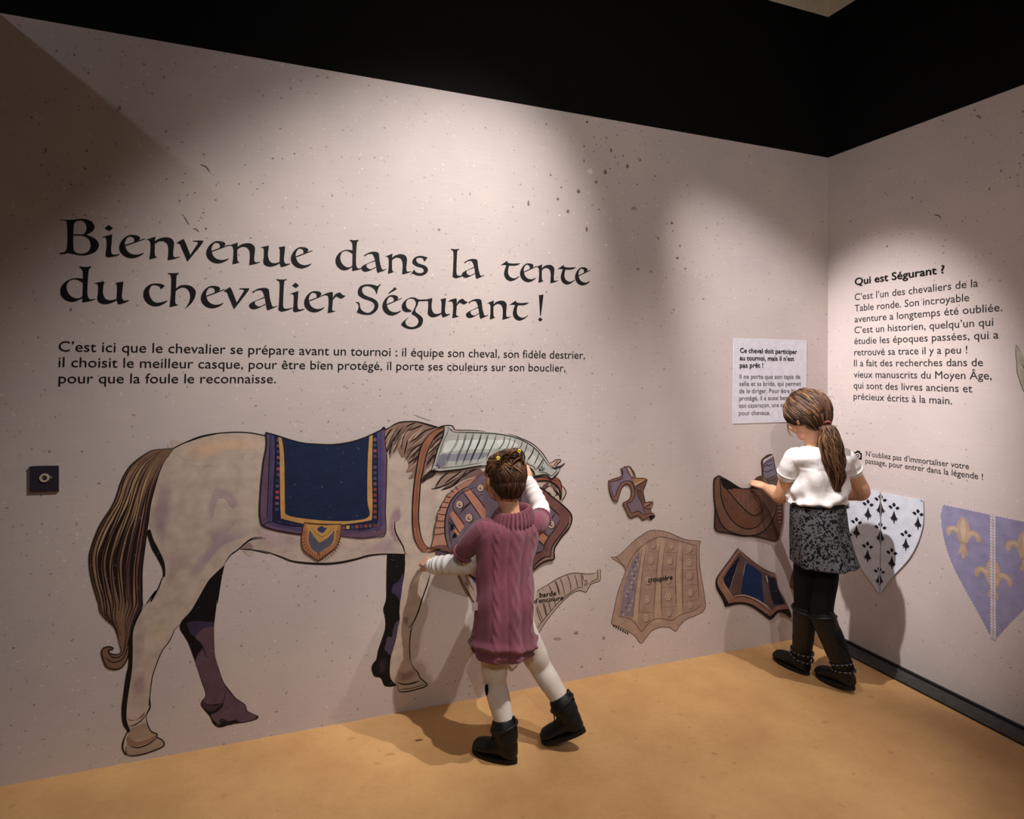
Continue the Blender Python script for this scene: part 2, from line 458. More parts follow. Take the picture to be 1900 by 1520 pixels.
flecks('printed_flecks', 'L', FB, [(120,180,8,6),(27,160,7,7),(135,130,6,6),(310,195,6,6),(322,182,5,4),(308,279,7,6),(440,188,6,7),(507,176,4,4),(575,185,6,5),(543,216,8,5),(630,43,10,6),(686,44,6,4),(755,16,8,6),(190,238,8,5),(148,250,6,5),(102,283,6,8),(120,365,7,6),(237,352,7,5),(209,397,6,5),(252,442,10,8),(1209,38,5,5)], [(1140,102,6,6),(1040,440,8,8),(610,322,7,5),(710,335,6,5)],
    [[(220,78),(250,90),(275,122)],[(125,370),(140,395),(155,420)],[(178,445),(195,444),(212,462)]], wb)
flecks('printed_flecks', 'L', PXZ, [(1034,1186,9,4,1),(1069,1175,5,4),(1120,1184,4,4),(1114,1223,2,3),(455,935,4,2.5),(363,971,3,3),(59,218,3,3),(138,102,3,4),(222,200,4,6),(218,205,3,5,1),(85,190,3,2),(122,164,3,2),(308,244,2.5,2.5),(131,342,4,2),(77,307,3,2.5),(92,838,3,4),(152,838,3,2),(184,897,4,2),(1250,575,3,2),(1305,555,3,2),(660,1010,2,2),(1175,1200,2,2)], [(120,350,3,3),(510,1190,4,2)],
    [[(1096,1133),(1101,1130)],[(226,338),(230,346)],[(83,275),(86,280),(82,284)]], wb)
flecks('printed_flecks', 'R', FC, [(550,80,8,10),(542,279,6,5),(711,448,6,14),(823,402,7,9),(830,425,10,4),(764,489,7,7),(640,558,8,12),(503,517,6,5),(172,610,6,10),(477,755,6,6),(564,751,6,4),(378,778,6,5),(172,830,5,5),(373,868,6,6),(282,857,4,6),(20,905,6,10),(842,88,7,10),(843,353,6,6),(830,217,8,6)], [], [[(558,115),(575,116),(588,132)],[(305,715),(330,718),(348,736)],[(3,575),(25,602)]], wr)
# ---- calligraphic title: glyph outlines in wall metres, penned once and set along two lines
G1 = Zoom(100, 395, 7.238); G2 = Zoom(340, 420, 7.308); G3 = Zoom(600, 440, 7.6); G4 = Zoom(840, 440, 7.037)
GL_ = {}
def glyph(ch, z, base, *polys):
    """base = (x left, y baseline) in the crop"""
    q = z(base)[0]; x0, _ = LW(*q[:2]); _, z0 = LW(*q[:2])
    out = []
    for p in polys:
        pts = z(*p)
        w_ = [LW(a[0], a[1])+tuple(a[2:]) for a in pts]
        out.append([(a[0]-x0, a[1]-z0)+tuple(a[2:]) for a in w_])
    GL_[ch] = out
S = 1
glyph('B', G1, (65, 548),
 [(78,92,S),(130,95),(200,95),(275,92,S),(262,200),(258,300),(258,420),(265,500),(290,545,S),(240,550),(190,540),(140,553),(90,555),(65,543,S),(110,535),(150,520),(172,470),(180,350),(178,200),(168,130),(150,105),(78,99,S)],
 [(240,98,S),(300,86),(370,80),(440,88),(505,118),(540,165),(542,205),(515,250),(465,280),(420,298,S),(385,292,S),(415,270),(435,225),(435,180),(418,135),(380,108),(335,103),(290,118),(265,150,S)],
 [(255,288,S),(385,290),(430,295),(500,320),(560,355),(598,410),(600,450),(570,510),(500,550),(430,568),(370,572),(300,562),(240,545,S),(275,520,S),(310,540),(370,550),(420,540),(465,510),(490,460),(490,410),(470,360),(430,325),(380,308),(255,303,S)])
glyph('i', G1, (650, 570), [(740,150,S),(797,195,S),(745,232,S),(683,190,S)],
 [(650,315,S),(690,300),(785,275,S),(778,380),(770,480),(780,535),(800,548),(830,548),(885,538,S),(885,548,S),(830,568),(740,585),(705,575),(695,545,S),(708,450),(710,360),(700,325),(680,315),(650,320,S)])
E_ = ([(1612,283),(1560,292),(1505,335),(1470,395),(1462,450),(1480,505),(1530,553),(1595,573),(1650,566),(1705,542),(1742,513,S),(1735,506,S),(1690,524),(1640,528),(1590,513),(1550,475),(1530,420),(1528,375),(1550,325),(1580,303,S),(1612,300,S)],
 [(1605,284,S),(1650,287),(1690,305),(1697,335),(1665,360),(1640,372,S),(1628,375,S),(1634,345),(1620,315),(1580,303,S)],
 [(1530,408,S),(1640,368),(1700,345),(1750,328,S),(1757,336,S),(1700,358),(1640,382),(1532,422,S)])
glyph('e', G2, (1462, 562), *E_)
glyph('n', G3, (870, 515), [(870,278,S),(910,262),(975,237,S),(970,300),(968,420),(975,480),(1000,490,S),(960,508),(910,520,S),(920,430),(922,330),(910,290),(890,278),(870,282,S)],
 [(965,300,S),(1010,265),(1080,245),(1140,255),(1175,295),(1178,350),(1170,430),(1175,480),(1195,492),(1243,485,S),(1240,492),(1180,515),(1110,530,S),(1115,470),(1118,390),(1105,330),(1070,298),(1020,295),(965,330,S)])
glyph('d', G3, (172, 482), [(373,52,S),(440,58),(498,50,S),(495,68),(475,90),(465,200),(460,380),(475,440),(500,455),(540,447,S),(540,458),(480,478),(405,492,S),(408,440),(412,200),(408,110),(395,80),(373,65,S)],
 [(412,200,S),(350,192),(290,200),(220,240),(180,300),(172,350),(185,410),(230,460),(290,482),(350,470),(410,435,S),(408,415,S),(380,435),(340,440),(290,415),(250,360),(238,290),(260,235),(300,210),(350,212),(412,250,S)])
glyph('a', G3, (538, 500), [(573,265,S),(600,250),(650,225),(720,215),(770,228),(785,260),(795,350),(815,430),(835,468),(890,455,S),(885,465),(830,490),(770,515,S),(755,490),(740,400),(725,320),(700,260),(670,245),(620,255),(595,275),(580,278,S)],
 [(725,335,S),(650,370),(580,400),(540,430),(538,460),(560,488),(600,497),(660,480),(740,440,S),(740,425,S),(690,455),(650,460),(615,435),(608,405),(630,385),(730,348,S)])
glyph('s', G3, (1228, 533), [(1470,290,S),(1425,348,S),(1400,300),(1360,290),(1320,300),(1310,330),(1340,370),(1400,390),(1450,415),(1475,460),(1455,510),(1400,540),(1340,545),(1290,530),(1255,515),(1235,540,S),(1228,535,S),(1280,455,S),(1300,490),(1350,510),(1400,500),(1415,470),(1390,435),(1320,415),(1265,380),(1255,345),(1280,295),(1340,268),(1400,268)])
glyph('l', G2, (1265, 1125), [(1265,697,S),(1330,703),(1405,698,S),(1400,710),(1375,725),(1365,800),(1355,1000),(1360,1080),(1385,1098),(1430,1095),(1480,1082,S),(1478,1092),(1420,1118),(1340,1137),(1290,1115,S),(1300,1000),(1308,800),(1300,730),(1265,710,S)])
glyph('t', G4, (622, 570), [(622,375,S),(710,315,S),(720,340),(780,352),(885,347,S),(850,370),(800,380),(730,378),(670,370)],
 [(700,372,S),(680,430),(670,490),(690,545),(730,575),(770,580),(820,560),(870,522,S),(862,518),(820,540),(780,542),(740,515),(722,470),(728,410),(740,375,S)])
glyph('v', G2, (550, 1100), [(550,862,S),(590,835),(635,808,S),(665,860),(730,1030,S),(690,1110,S),(620,950),(590,880),(552,870,S)],
 [(760,830,S),(800,825),(890,825,S),(893,842),(850,905),(740,1045),(690,1110,S),(712,1040,S),(800,900),(825,860),(810,842),(760,838,S)])
glyph('u', G1, (543, 1203), [(543,933,S),(600,920),(675,905,S),(668,960),(660,1050),(680,1120),(720,1155),(780,1160),(850,1140,S),(850,1160,S),(780,1195),(700,1213),(640,1205),(600,1180),(585,1140),(595,1060),(595,970),(580,940),(545,938,S)],
 [(828,930,S),(870,920),(935,910,S),(930,960),(918,1060),(915,1120),(930,1155),(950,1165),(1010,1160,S),(1005,1172),(940,1200),(870,1218,S),(855,1190),(845,1140),(850,1040),(848,960),(835,938,S)])
glyph('c', G1, (1203, 1226), [(1492,965,S),(1440,1012,S),(1420,975),(1370,955),(1320,960),(1290,1000),(1280,1050),(1295,1110),(1330,1165),(1380,1190),(1440,1185),(1520,1163,S),(1525,1172),(1470,1210),(1400,1237),(1330,1235),(1260,1200),(1215,1140),(1203,1080),(1215,1020),(1260,965),(1330,935),(1400,933),(1460,945)])
def g21(*p): return [((a[0]/7.308+340-100)*7.238, (a[1]/7.308+420-395)*7.238)+tuple(a[2:]) for a in p]
glyph('h', G1, (1533, 1238), [(1533,790,S),(1610,793),(1682,787,S),(1675,800),(1650,830),(1645,900),(1640,1010),(1632,1120),(1635,1200),(1675,1217,S),(1640,1230),(1555,1248,S),(1570,1100),(1578,900),(1570,830),(1560,810),(1533,798,S)],
 g21((-98,825,S),(-50,790),(0,778),(60,780),(120,800),(165,850),(170,900),(150,970),(100,1040),(20,1107,S),(25,1098),(65,1040),(90,980),(95,920),(80,865),(50,830),(0,810),(-60,830),(-98,860,S)))
glyph('r', G3, (0, 1050), [(0,800,S),(50,775),(125,758,S),(135,790),(132,900),(125,980),(130,1020),(175,1028,S),(130,1045),(60,1057,S),(70,980),(75,880),(65,820),(40,805),(0,810,S)],
 [(128,860,S),(160,800),(200,775),(235,768),(270,800),(313,812,S),(290,835),(245,852),(210,835),(180,825),(140,870,S)])
glyph('S', G3, (455, 1068), [(815,650,S),(790,680),(770,720),(755,787,S),(745,787,S),(730,740),(690,700),(640,680),(590,680),(555,700),(545,740),(570,790),(630,825),(700,850),(755,890),(775,940),(765,1000),(720,1050),(660,1080),(580,1080),(510,1062),(468,1048,S),(490,1000),(498,960),(485,920),(455,912,S),(465,902),(500,905),(515,940),(520,980),(545,1020),(600,1050),(650,1050),(700,1010),(720,960),(710,920),(660,885),(580,860),(510,820),(487,780),(490,730),(520,680),(580,655),(650,652),(720,662),(760,675),(800,648,S)])
glyph('´', G3, (832, 1075), [(1010,682,S),(1035,712,S),(915,780,S),(912,772,S)])
glyph('g', G3, (1105, 1080), [(1235,822,S),(1170,850),(1120,900),(1105,960),(1125,1010),(1170,1030),(1240,1025,S),(1240,1003,S),(1190,980),(1165,930),(1170,880),(1200,845),(1235,838,S)],
 [(1230,822,S),(1290,825),(1340,850),(1400,852),(1470,850,S),(1470,872,S),(1400,875),(1345,880),(1330,930),(1300,985),(1300,1025),(1330,1050),(1390,1100),(1405,1150),(1380,1220),(1310,1260),(1230,1270),(1150,1250),(1095,1210,S),(1110,1180),(1150,1140),(1200,1105,S),(1195,1115),(1160,1150),(1160,1190),(1190,1225),(1250,1240),(1310,1220),(1340,1170),(1335,1130),(1300,1090),(1245,1055),(1255,1025),(1290,960),(1305,900),(1280,850),(1230,838,S)])
glyph('!', G4, (1113, 1095), [(1125,755,S),(1185,748,S),(1150,1025,S),(1140,1025,S)], [(1142,1045,S),(1170,1075,S),(1142,1100,S),(1113,1075,S)])
LINES = [([('B',109.5),('i',189.8),('e',221.3),('n',270.5),('v',328),('e',382.8),('n',425),('u',483.7),('e',539.8),('d',622.6),('a',670.8),('n',714.5),('s',761.6),('l',836.8),('a',857.3),('t',928.4),('e',965),('n',994.5),('t',1034),('e',1067)], (109.5, 470.7), (1067, 528.5)),
 ([('d',112),('u',175),('c',266.2),('h',311.8),('e',372.8),('v',415.3),('a',462.5),('l',513.1),('i',538.4),('e',564.4),('r',600),('S',659.9),('e',709.5),('´',709.5),('g',745.4),('u',789.5),('r',832.2),('a',864.9),('n',904),('t',944.7),('!',998.2)], (112, 560.5), (998, 596))]
title = empty('wall_title', (LW(109, 470)[0], 0, LW(109, 560)[1]), 'large black calligraphic welcome title in two lines on the long wall', 'lettering')
for chars, pa, pb in LINES:
    a, b = LW(*pa), LW(*pb)
    for ch, px in chars:
        if ch != '´': art = Art('L', 0.0010)
        yy = pa[1]+(pb[1]-pa[1])*(px-pa[0])/(pb[0]-pa[0])
        u0 = LW(px, yy)[0]; v0 = a[1]+(b[1]-a[1])*(u0-a[0])/(b[0]-a[0])
        for p in GL_[ch]:
            art.poly([(u0+q[0], v0+q[1])+tuple(q[2:]) for q in p], '0c0b0c', 0, uvspace=True, n=4)
        if not (ch == 'e' and abs(px-709.5) < 1): art.build('letter', title, INKF)

# ---- paragraph under the title
para = empty('intro_paragraph', (LW(109, 711)[0], 0, LW(109, 711)[1]), 'three-line black paragraph under the big calligraphic title', 'lettering')
text_line("C’est ici que le chevalier se prépare avant un tournoi : il équipe son cheval, son fidèle destrier,", 'L', (109, 652), (1085, 666), 19.5, parent=para)
text_line("il choisit le meilleur casque, pour être bien protégé, il porte ses couleurs sur son bouclier,", 'L', (109, 681), (1049, 689.5), 19, parent=para)
text_line("pour que la foule le reconnaisse.", 'L', (109, 711), (512, 711), 19, parent=para)

# ---- white information card by the corner
card = empty('information_card', (LW(1360, 786)[0], 0, LW(1360, 786)[1]), 'square white information card printed in black, behind the older girl’s head', 'sign')
plate('card', 'L', [(1361,628,1),(1497,632,1),(1494.5,782,1),(1359,786.5,1)], 0.002, 'd2cdd4', card, smooth=False)
for t, l, r in (("Ce cheval doit participer", (1372.4,654.3), (1478,656.8)), ("au tournoi, mais il n’est", (1372,668.3), (1472.3,669.6)), ("pas prêt !", (1372,682), (1414.9,681.8))):
    text_line(t, 'L', l, r, 8.8, 0.022, parent=card, lift=0.003)
CR_ = None
for t, l, r in (("Il ne porte que son tapis de", (1371.5,702.6), (1484,702.9)), ("selle et sa bride, qui permet", (1371,716), (1485.4,715.8)), ("de le diriger. Pour être bien", (1371,729.5), (1483,729.0)),
                ("protégé, il a aussi besoin de", (1371,743), (1485,741.5)), ("son caparaçon, une armure", (1370.5,756.5), (1474,754.5)), ("pour chevaux.", (1370.5,770.4), (1428.4,769.6))):
    text_line(t, 'L', l, r, 8.6, parent=card, m=GREYINK, lift=0.003)

# ================================================================== HORSE
H1z = Zoom(140,760,4.2222); H2z = Zoom(140,1080,4.2222); H3z = Zoom(460,760,5.0667); H4z = Zoom(640,1000,5.0667)
H5z = Zoom(700,760,7.6); H6z = Zoom(740,900,9.5); H7z = Zoom(940,780,10.857); H8z = Zoom(960,900,9.5)
K1z = Zoom(780,760,4.2222)
horse = empty('horse_drawing', (LW(600, 1350)[0], 0, LW(300, 1400)[1]), 'life-size horse drawing with bowed head, plaited tail and blue saddle cloth on the wall', 'drawing')
SK = 'b9a698'     # horse coat as printed
INKC = '17110f'
body = Art('L')
rump = H1z((765,305),(860,258),(1000,205),(1180,180),(1350,180),(1490,205))
neck = H3z((1290,190),(1450,120),(1600,118),(1780,165))
belly = H3z((1480,1358),(1300,1358),(1150,1370),(1000,1410),(850,1440),(700,1450),(520,1440),(400,1420),(300,1380),(150,1330),(0,1318))
nearleg_out = H1z((765,310),(740,350),(700,400),(660,490),(620,620),(590,740),(577,850),(600,1000),(650,1110),(695,1210),(695,1290),(670,1350),(640,1420),(585,1510))+H2z((620,90),(560,180),(490,280),(455,370),(435,450),(430,560),(425,680),(400,800),(385,920),(378,1010),(385,1100),(415,1165,1),(375,1250),(370,1300),(400,1350),(430,1365),(520,1355),(620,1320),(700,1280,1),(680,1235),(640,1215),(640,1190),(590,1165),(560,1090),(558,1040),(585,980),(580,900),(600,760),(630,660),(680,540),(740,460),(775,390),(830,310),(900,230),(950,150),(1035,0))+H1z((1090,1290),(1170,1210),(1220,1140),(1290,1090),(1300,1092))
foreleg = H4z((565,140,1),(562,300),(530,500),(515,640),(512,760),(500,850),(470,950),(440,1050),(425,1150),(425,1280),(445,1335),(492,1375,1),(520,1440,1),(650,1420),(760,1385,1),(765,1360,1),(700,1300),(690,1260),(640,1200),(612,1150),(608,1000),(615,900),(630,800),(700,640),(760,480),(800,330))
coat = rump+[(560,820),(640,820),(712,800)]+neck+K1z((430,170),(640,188),(800,235),(930,330),(1010,430),(1070,500),(1130,640),(1100,720),(1000,760),(880,1100),(600,1300),(400,1260))+H4z((800,330,1),(565,135,1))+belly+H1z((1400,1100),(1300,1092))
body.poly(coat, SK, 0)
body.poly(nearleg_out, SK, 0.5)
body.poly(foreleg, 'bba899', 0.5)
# washes: warm back, mauve shadows
body.soft(H1z((800,330),(900,262),(1080,205),(1300,195),(1490,220),(1490,300),(1200,330),(1000,400),(840,380)), 'cba98a', SK, 1)
body.soft(H1z((640,620),(700,560),(755,600),(760,800),(720,950),(690,1120),(620,1000),(585,860),(600,760)), '9a7f84', SK, 1.1)
body.soft(H1z((1080,620),(1150,605),(1230,640),(1290,740),(1240,770),(1190,690),(1120,690),(1080,780),(1060,880),(1035,830),(1045,720)), 'a58d8d', SK, 1.1, k=0.75)
body.soft(H1z((1030,940),(1150,870),(1290,850),(1230,910),(1440,920),(1350,990),(1180,1060),(1060,1180),(960,1320),(860,1370),(900,1250),(990,1120),(1050,1010)), '97808a', SK, 1.4)
body.soft(H1z((700,1180),(780,1080),(880,1080),(900,1180),(820,1300),(730,1420),(690,1390),(720,1290)), 'a68f88', SK, 1.1)
body.soft(H2z((560,380),(650,290),(760,310),(740,400),(680,480),(560,550),(500,560),(480,450)), 'c4b09d', SK, 1.2)
body.soft(H2z((450,720),(560,700),(560,850),(500,930),(440,850)), '9d8585', SK, 1.2)
body.soft(H2z((470,330),(540,280),(560,420),(530,640),(460,700),(445,560)), 'ab9692', SK, 1.2)
body.soft(H3z((0,1120),(150,1100),(400,1160),(600,1200),(520,1300),(300,1340),(60,1280)), 'ad9795', SK, 1.2)
body.soft(H3z((1050,1340),(1150,1260),(1290,1200),(1420,1200),(1450,1300),(1440,1350),(1250,1350),(1100,1370)), '9d868a', SK, 1.2)
body.soft(H3z((1330,1000),(1420,900),(1440,1000),(1380,1060),(1400,1180),(1460,1290),(1400,1250),(1330,1180)), '96797c', SK, 1.3, k=0.7)
body.soft(H4z((480,1240),(560,1250),(640,1220),(690,1260),(640,1330),(540,1360),(490,1320)), '8f716c', 'bba899', 1.2)
body.soft(H4z((540,740),(590,720),(600,780),(580,820),(550,790)), '8f716c', 'bba899', 1.2)
# fetlock & hoof of the near hind leg
body.poly(H2z((420,1165),(410,1230),(400,1290),(420,1350),(540,1345),(690,1280),(640,1225),(635,1190),(590,1165),(560,1110),(470,1130)), 'a18a78', 1.5)
body.poly(H2z((400,1060),(430,1085),(480,1075),(520,1040),(545,1020),(530,1055),(470,1080),(420,1075)), '7c5b50', 1.6)
body.poly(H2z((410,1210),(470,1250),(560,1235),(630,1200),(620,1235),(540,1270),(440,1290),(405,1260)), '8a6a58', 1.6)
body.line(H2z((425,1130),(480,1110),(530,1070),(560,1030)), 1.6, INKC, 3)
body.line(H2z((430,1290),(500,1295),(580,1265),(640,1215)), 2.0, INKC, 3)
body.line(H2z((395,1290),(400,1340),(430,1360),(520,1350),(620,1318),(695,1280),(680,1238),(640,1215),(640,1190),(590,1165),(562,1095),(556,1042)), 2.2, INKC, 3)
body.line(H2z((575,970),(585,900),(600,760),(630,660),(680,540),(735,465),(770,395),(775,375),(815,335)), 1.7, INKC, 3)
body.line(H2z((556,1045),(570,1010),(585,980),(580,900)), 2.6, INKC, 3)
# thick brushed contour of the hind leg
body.poly(H1z((560,960),(585,940),(610,1010),(650,1090),(695,1190),(705,1290),(690,1310),(680,1240),(640,1160),(600,1090),(570,1000)), INKC, 3)
body.line(H1z((695,1280),(670,1350),(640,1420),(590,1505))+H2z((630,70),(560,170)), 2.4, INKC, 3)
body.poly(H2z((640,60),(600,120),(530,210),(470,330),(450,420),(450,540),(445,680),(425,820),(405,960),(402,1080),(428,1160),(415,1172),(372,1110),(362,1000),(375,880),(395,740),(415,640),(415,500),(430,380),(480,270),(540,190),(600,100)), INKC, 3)
body.poly(H2z((418,1165),(395,1210),(378,1270),(378,1310),(400,1350),(388,1350),(366,1310),(366,1260),(385,1210),(408,1165)), INKC, 3)
body.line(rump, 1.9, INKC, 3, taper=(1,1)); body.line(H1z((830,270),(940,232),(1030,205),(1120,188)), 1.3, INKC, 3)
body.line(neck, 2.2, INKC, 3, taper=(1,1))
body.line(belly, lambda t: 1.5+2.4*math.sin(pi*min(1, t*1.1)), INKC, 3)
body.line(H1z((1165,1215),(1215,1140),(1270,1100),(1350,1030),(1400,1005),(1470,1000)), 2.0, INKC, 3)
body.line(H1z((1220,1140),(1300,1075),(1380,1020),(1490,1010)), 1.4, INKC, 3)
body.poly(H1z((1290,1092),(1350,1045),(1375,1050),(1390,1090)), '8f766e', 2)
body.line(H1z((1290,1092),(1400,1100),(1520,1130)), 1.9, INKC, 3)
body.line(H3z((1380,1050),(1385,1140),(1420,1220),(1460,1290),(1478,1358)), 2.4, INKC, 3)
# foreleg contour
body.line(H4z((800,330),(770,440),(720,580),(690,680),(640,790),(595,838)), 2.4, INKC, 3)
body.line(H4z((640,795),(618,880),(608,980),(610,1090),(618,1160)), 1.8, INKC, 3)
body.line(H4z((618,1160),(640,1205),(688,1260),(705,1305),(765,1358),(760,1385),(650,1420),(520,1438),(495,1375)), 2.0, INKC, 3)
body.line(H4z((525,1415),(640,1400),(755,1365)), 1.1, INKC, 3)
body.line(H4z((490,1350),(560,1368),(640,1355),(700,1335)), 2.4, INKC, 3)
body.line(H4z((560,140),(565,250)), 1.5, INKC, 3)
body.line(H3z((450,105),(525,125)), 0.8, '6a5a54', 3); body.line(H5z((505,65),(600,105),(700,140),(760,158)), 0.8, '6a5a54', 3)
for a_, b_ in (((900,445),(980,448)), ((1000,445),(1080,440)), ((1300,770),(1310,800))):
    body.line(H1z(a_, b_), 0.6, '6d5f58', 3)
# muzzle seen between the armour pieces, with jaw folds
body.poly(H7z((560,1270),(700,1260),(900,1270),(1000,1330),(1090,1300),(1160,1370),(1195,1440),(1180,1520),(1150,1620),(1060,1740),(900,1640),(720,1440)), 'b3a08f', 2.0)
body.poly(H7z((700,1370),(780,1270),(860,1270),(790,1380),(740,1420)), '5c4548', 2.4)
body.poly(H7z((880,1270),(960,1300),(1020,1400),(1040,1520),(990,1500),(960,1400),(900,1360)), '6b5550', 2.4)
body.poly(H8z((500,130),(560,130),(600,190),(560,180)), INKC, 2.6); body.poly(H8z((630,40),(660,90),(700,130),(720,190),(690,150),(640,100)), INKC, 2.6)
for l_ in (H8z((470,80),(540,30),(600,10)), H8z((640,210),(690,170),(700,120),(740,200),(745,290)), H8z((660,20),(720,60),(760,140),(765,260)), H7z((1090,1300),(1160,1370),(1195,1450),(1170,1530),(1100,1640)), H8z((600,190),(650,230))):
    body.line(l_, 1.8, INKC, 3)
body.build('body', horse)

# far legs in flat dark ink
fl = Art('L', 0.0009)
fl.poly(H1z((1170,1215,1),(1145,1330),(1115,1520))+H2z((1110,150),(1090,310),(1085,345,1),(1088,480),(1095,580),(1125,680),(1160,780),(1210,850),(1260,910),(1330,960),(1350,1010),(1435,1050,1),(1420,1075),(1330,1100),(1220,1115),(1130,1140),(1080,1110),(1050,1050),(985,970),(990,930),(1020,880),(985,770),(950,660),(915,560),(885,480),(850,420),(818,365),(830,310),(900,230),(950,150),(1035,0))+H1z((1090,1290)), '0d0a0d', 0)
fl.poly(H2z((870,320,1),(960,305),(1085,320,1),(1088,350,1),(1040,350),(1000,365),(950,430),(900,400),(885,360)), '3a2d47', 1)
fl.poly(H2z((940,430),(985,375),(1040,350),(1083,348,1),(1085,450),(1090,560),(1120,670),(1155,780),(1200,850),(1255,912),(1325,962),(1345,1012),(1425,1050,1),(1400,1075),(1300,1098),(1250,1080),(1180,1100),(1120,1110),(1090,1090),(1060,1040),(1120,1010),(1160,950),(1060,960),(1000,930),(1025,880),(990,770),(960,680),(940,620),(965,560),(995,520),(985,480)), '5b444e', 1.2)
fl.poly(H2z((995,930),(1060,965),(1140,950),(1180,860),(1160,940),(1100,1000),(1040,1010),(990,965)), '3f2b33', 2)
fl.poly(H2z((1150,1070),(1200,1090),(1260,1075),(1280,1030),(1240,1110),(1170,1115),(1130,1090)), '1a1016', 2)
fl.line(H2z((990,490),(1010,540),(1030,600)), 1.6, '1a1016', 2)
fl.build('far_hind_leg', horse)
fl = Art('L', 0.0009)
fl.poly(H4z((395,145,1),(565,140,1),(562,300),(540,440),(522,560),(512,680),(515,760),(498,840),(478,950),(440,1080),(425,1160),(422,1280),(445,1335),(490,1378,1),(430,1390),(370,1378),(345,1320),(320,1302),(275,1290),(250,1230),(258,1180),(295,1130),(310,1050),(340,960),(375,850),(378,760),(360,660),(385,570),(388,450),(390,300)), '0d0a0d', 0)
fl.poly(H4z((550,320),(540,440),(520,580),(500,560),(470,520),(440,500),(455,430),(500,400)), '3b2f49', 1)
fl.poly(H4z((510,770),(495,850),(470,960),(435,1090),(390,1060),(372,1030),(385,980),(400,920),(440,920),(455,850),(475,790)), '4b3c4c', 1)
fl.soft(H4z((310,1150),(380,1110),(400,1180),(370,1270),(320,1250)), '2c2230', '0d0a0d', 1)
fl.line(H4z((425,195),(440,190)), 1.0, '8c8480', 2); fl.line(H4z((445,200),(465,198)), 1.0, '8c8480', 2)
fl.build('far_foreleg', horse)

# tail: broad hanks of hair ending in a curl
tl = Art('L', 0.0018)
tL = H1z((765,305),(690,308),(600,320),(520,365),(440,430),(390,500),(350,590),(320,700),(260,810),(200,900),(150,1020),(115,1120),(112,1220),(130,1330),(160,1440),(185,1520))+H2z((195,230),(240,290),(310,360),(345,480))
tR = H1z((765,305),(740,350),(700,400),(660,490),(620,620),(590,740),(575,850),(560,960),(535,1120),(520,1250),(520,1350),(525,1500))+H2z((525,190),(490,260),(450,340),(430,420),(410,500))
tl.poly(tL+H2z((360,540),(330,565),(280,560),(258,540),(270,528),(298,522),(285,508),(255,505),(215,520),(208,560),(225,620),(250,665),(310,682),(360,668),(395,630),(415,570))+tR[::-1][:-1], '7a5c4a', 0)
def tailmix(t, s_):
    n_ = 200
    a_ = cr(tL, False, 6); b_ = cr(tR, False, 6)
    pa_ = a_[int(t*(len(a_)-1))]; pb_ = b_[int(t*(len(b_)-1))]
    return (pa_[0]*(1-s_)+pb_[0]*s_, pa_[1]*(1-s_)+pb_[1]*s_)
rr = random.Random(3)
tints = ['5b4034', '8c6e56', 'a98a64', '6a4a44', '4e3430', '94745c', '6d4444', '3a2622']
for k in range(16):
    s0 = (k+0.5)/16; t0 = rr.uniform(0.05, 0.3); t1 = rr.uniform(0.7, 1.0)
    if 4 <= k <= 7: colr = 'a98a64' if k % 2 else '94745c'; t1 = rr.uniform(0.5, 0.6)
    else: colr = tints[k % 8]
    tl.line([tailmix(t0+(t1-t0)*i/8, s0+0.012*sin(i*1.3+k)) for i in range(9)], lambda t: 7.5*sin(pi*min(1, max(0.04, t)))+1, colr, 0.6+0.04*k)
for k in range(5):
    s0 = 0.2+0.15*k; t0 = 0.3+rr.uniform(0, 0.1); t1 = 0.75+rr.uniform(0, .15)
    tl.line([tailmix(t0+(t1-t0)*i/8, s0+0.01*sin(i+k)) for i in range(9)], lambda t: 8.0*sin(pi*t)+0.5, '2a1a18', 1.6)
for k in range(13):
    s0 = (k+0.7)/13.5; t0 = rr.uniform(0.02, 0.35); t1 = rr.uniform(0.8, 1.0)
    tl.line([tailmix(t0+(t1-t0)*i/10, s0+0.014*sin(i*0.9+k*2)) for i in range(11)], rr.uniform(1.1, 2.2), '150d0c', 3, taper=(0.1, 0.2))
tl.line(tL, 1.8, INKC, 3); tl.line(tR, 2.0, INKC, 3)
tl.line(H2z((345,480),(360,540),(330,565),(280,560),(258,540),(270,528),(298,522),(285,508),(255,505),(215,520),(208,560),(225,620),(250,665),(310,682),(360,668),(395,630),(415,570),(425,480)), 2.0, INKC, 3)
tl.line(H2z((262,560),(300,590),(350,580),(385,530),(400,420)), 1.5, INKC, 3); tl.line(H2z((235,590),(290,625),(350,615),(395,560),(412,470)), 1.5, INKC, 3)
tl.build('tail', horse)

# mane
mn = Art('L', 0.0018)
crest = H5z((108,292),(250,205),(370,172),(560,172),(700,212),(850,252),(945,235))
mn.poly(crest+H5z((935,400),(880,540),(820,680),(745,800),(690,850),(640,950),(600,880),(520,960),(440,970),(500,880),(410,880),(440,790),(400,680),(345,670),(300,590),(255,470),(215,580),(182,690),(160,590),(165,480),(125,500),(95,430),(85,340)), '86685a', 0)
mn.poly(H5z((630,1040),(620,980),(700,890),(765,850),(830,890),(780,950),(700,990)), '3a2a28', 0)
mn.poly(H5z((760,1115),(850,1095),(960,1060),(1080,980),(1200,890),(1420,830),(1480,900),(1300,960),(1180,1010),(1050,1090),(900,1140),(960,1080),(850,1100)), '6d5550', 0)
mn.poly(H5z((815,1090),(850,1010),(960,890),(1180,860),(1100,950),(980,1040),(900,1080)), '8a7264', 0.5)
rr = random.Random(11)
cc = cr(crest, False, 6)
shade = ['4f3a34', '6f5648', '9c7c66', '3a2724', 'a98e7a', '5c463e']
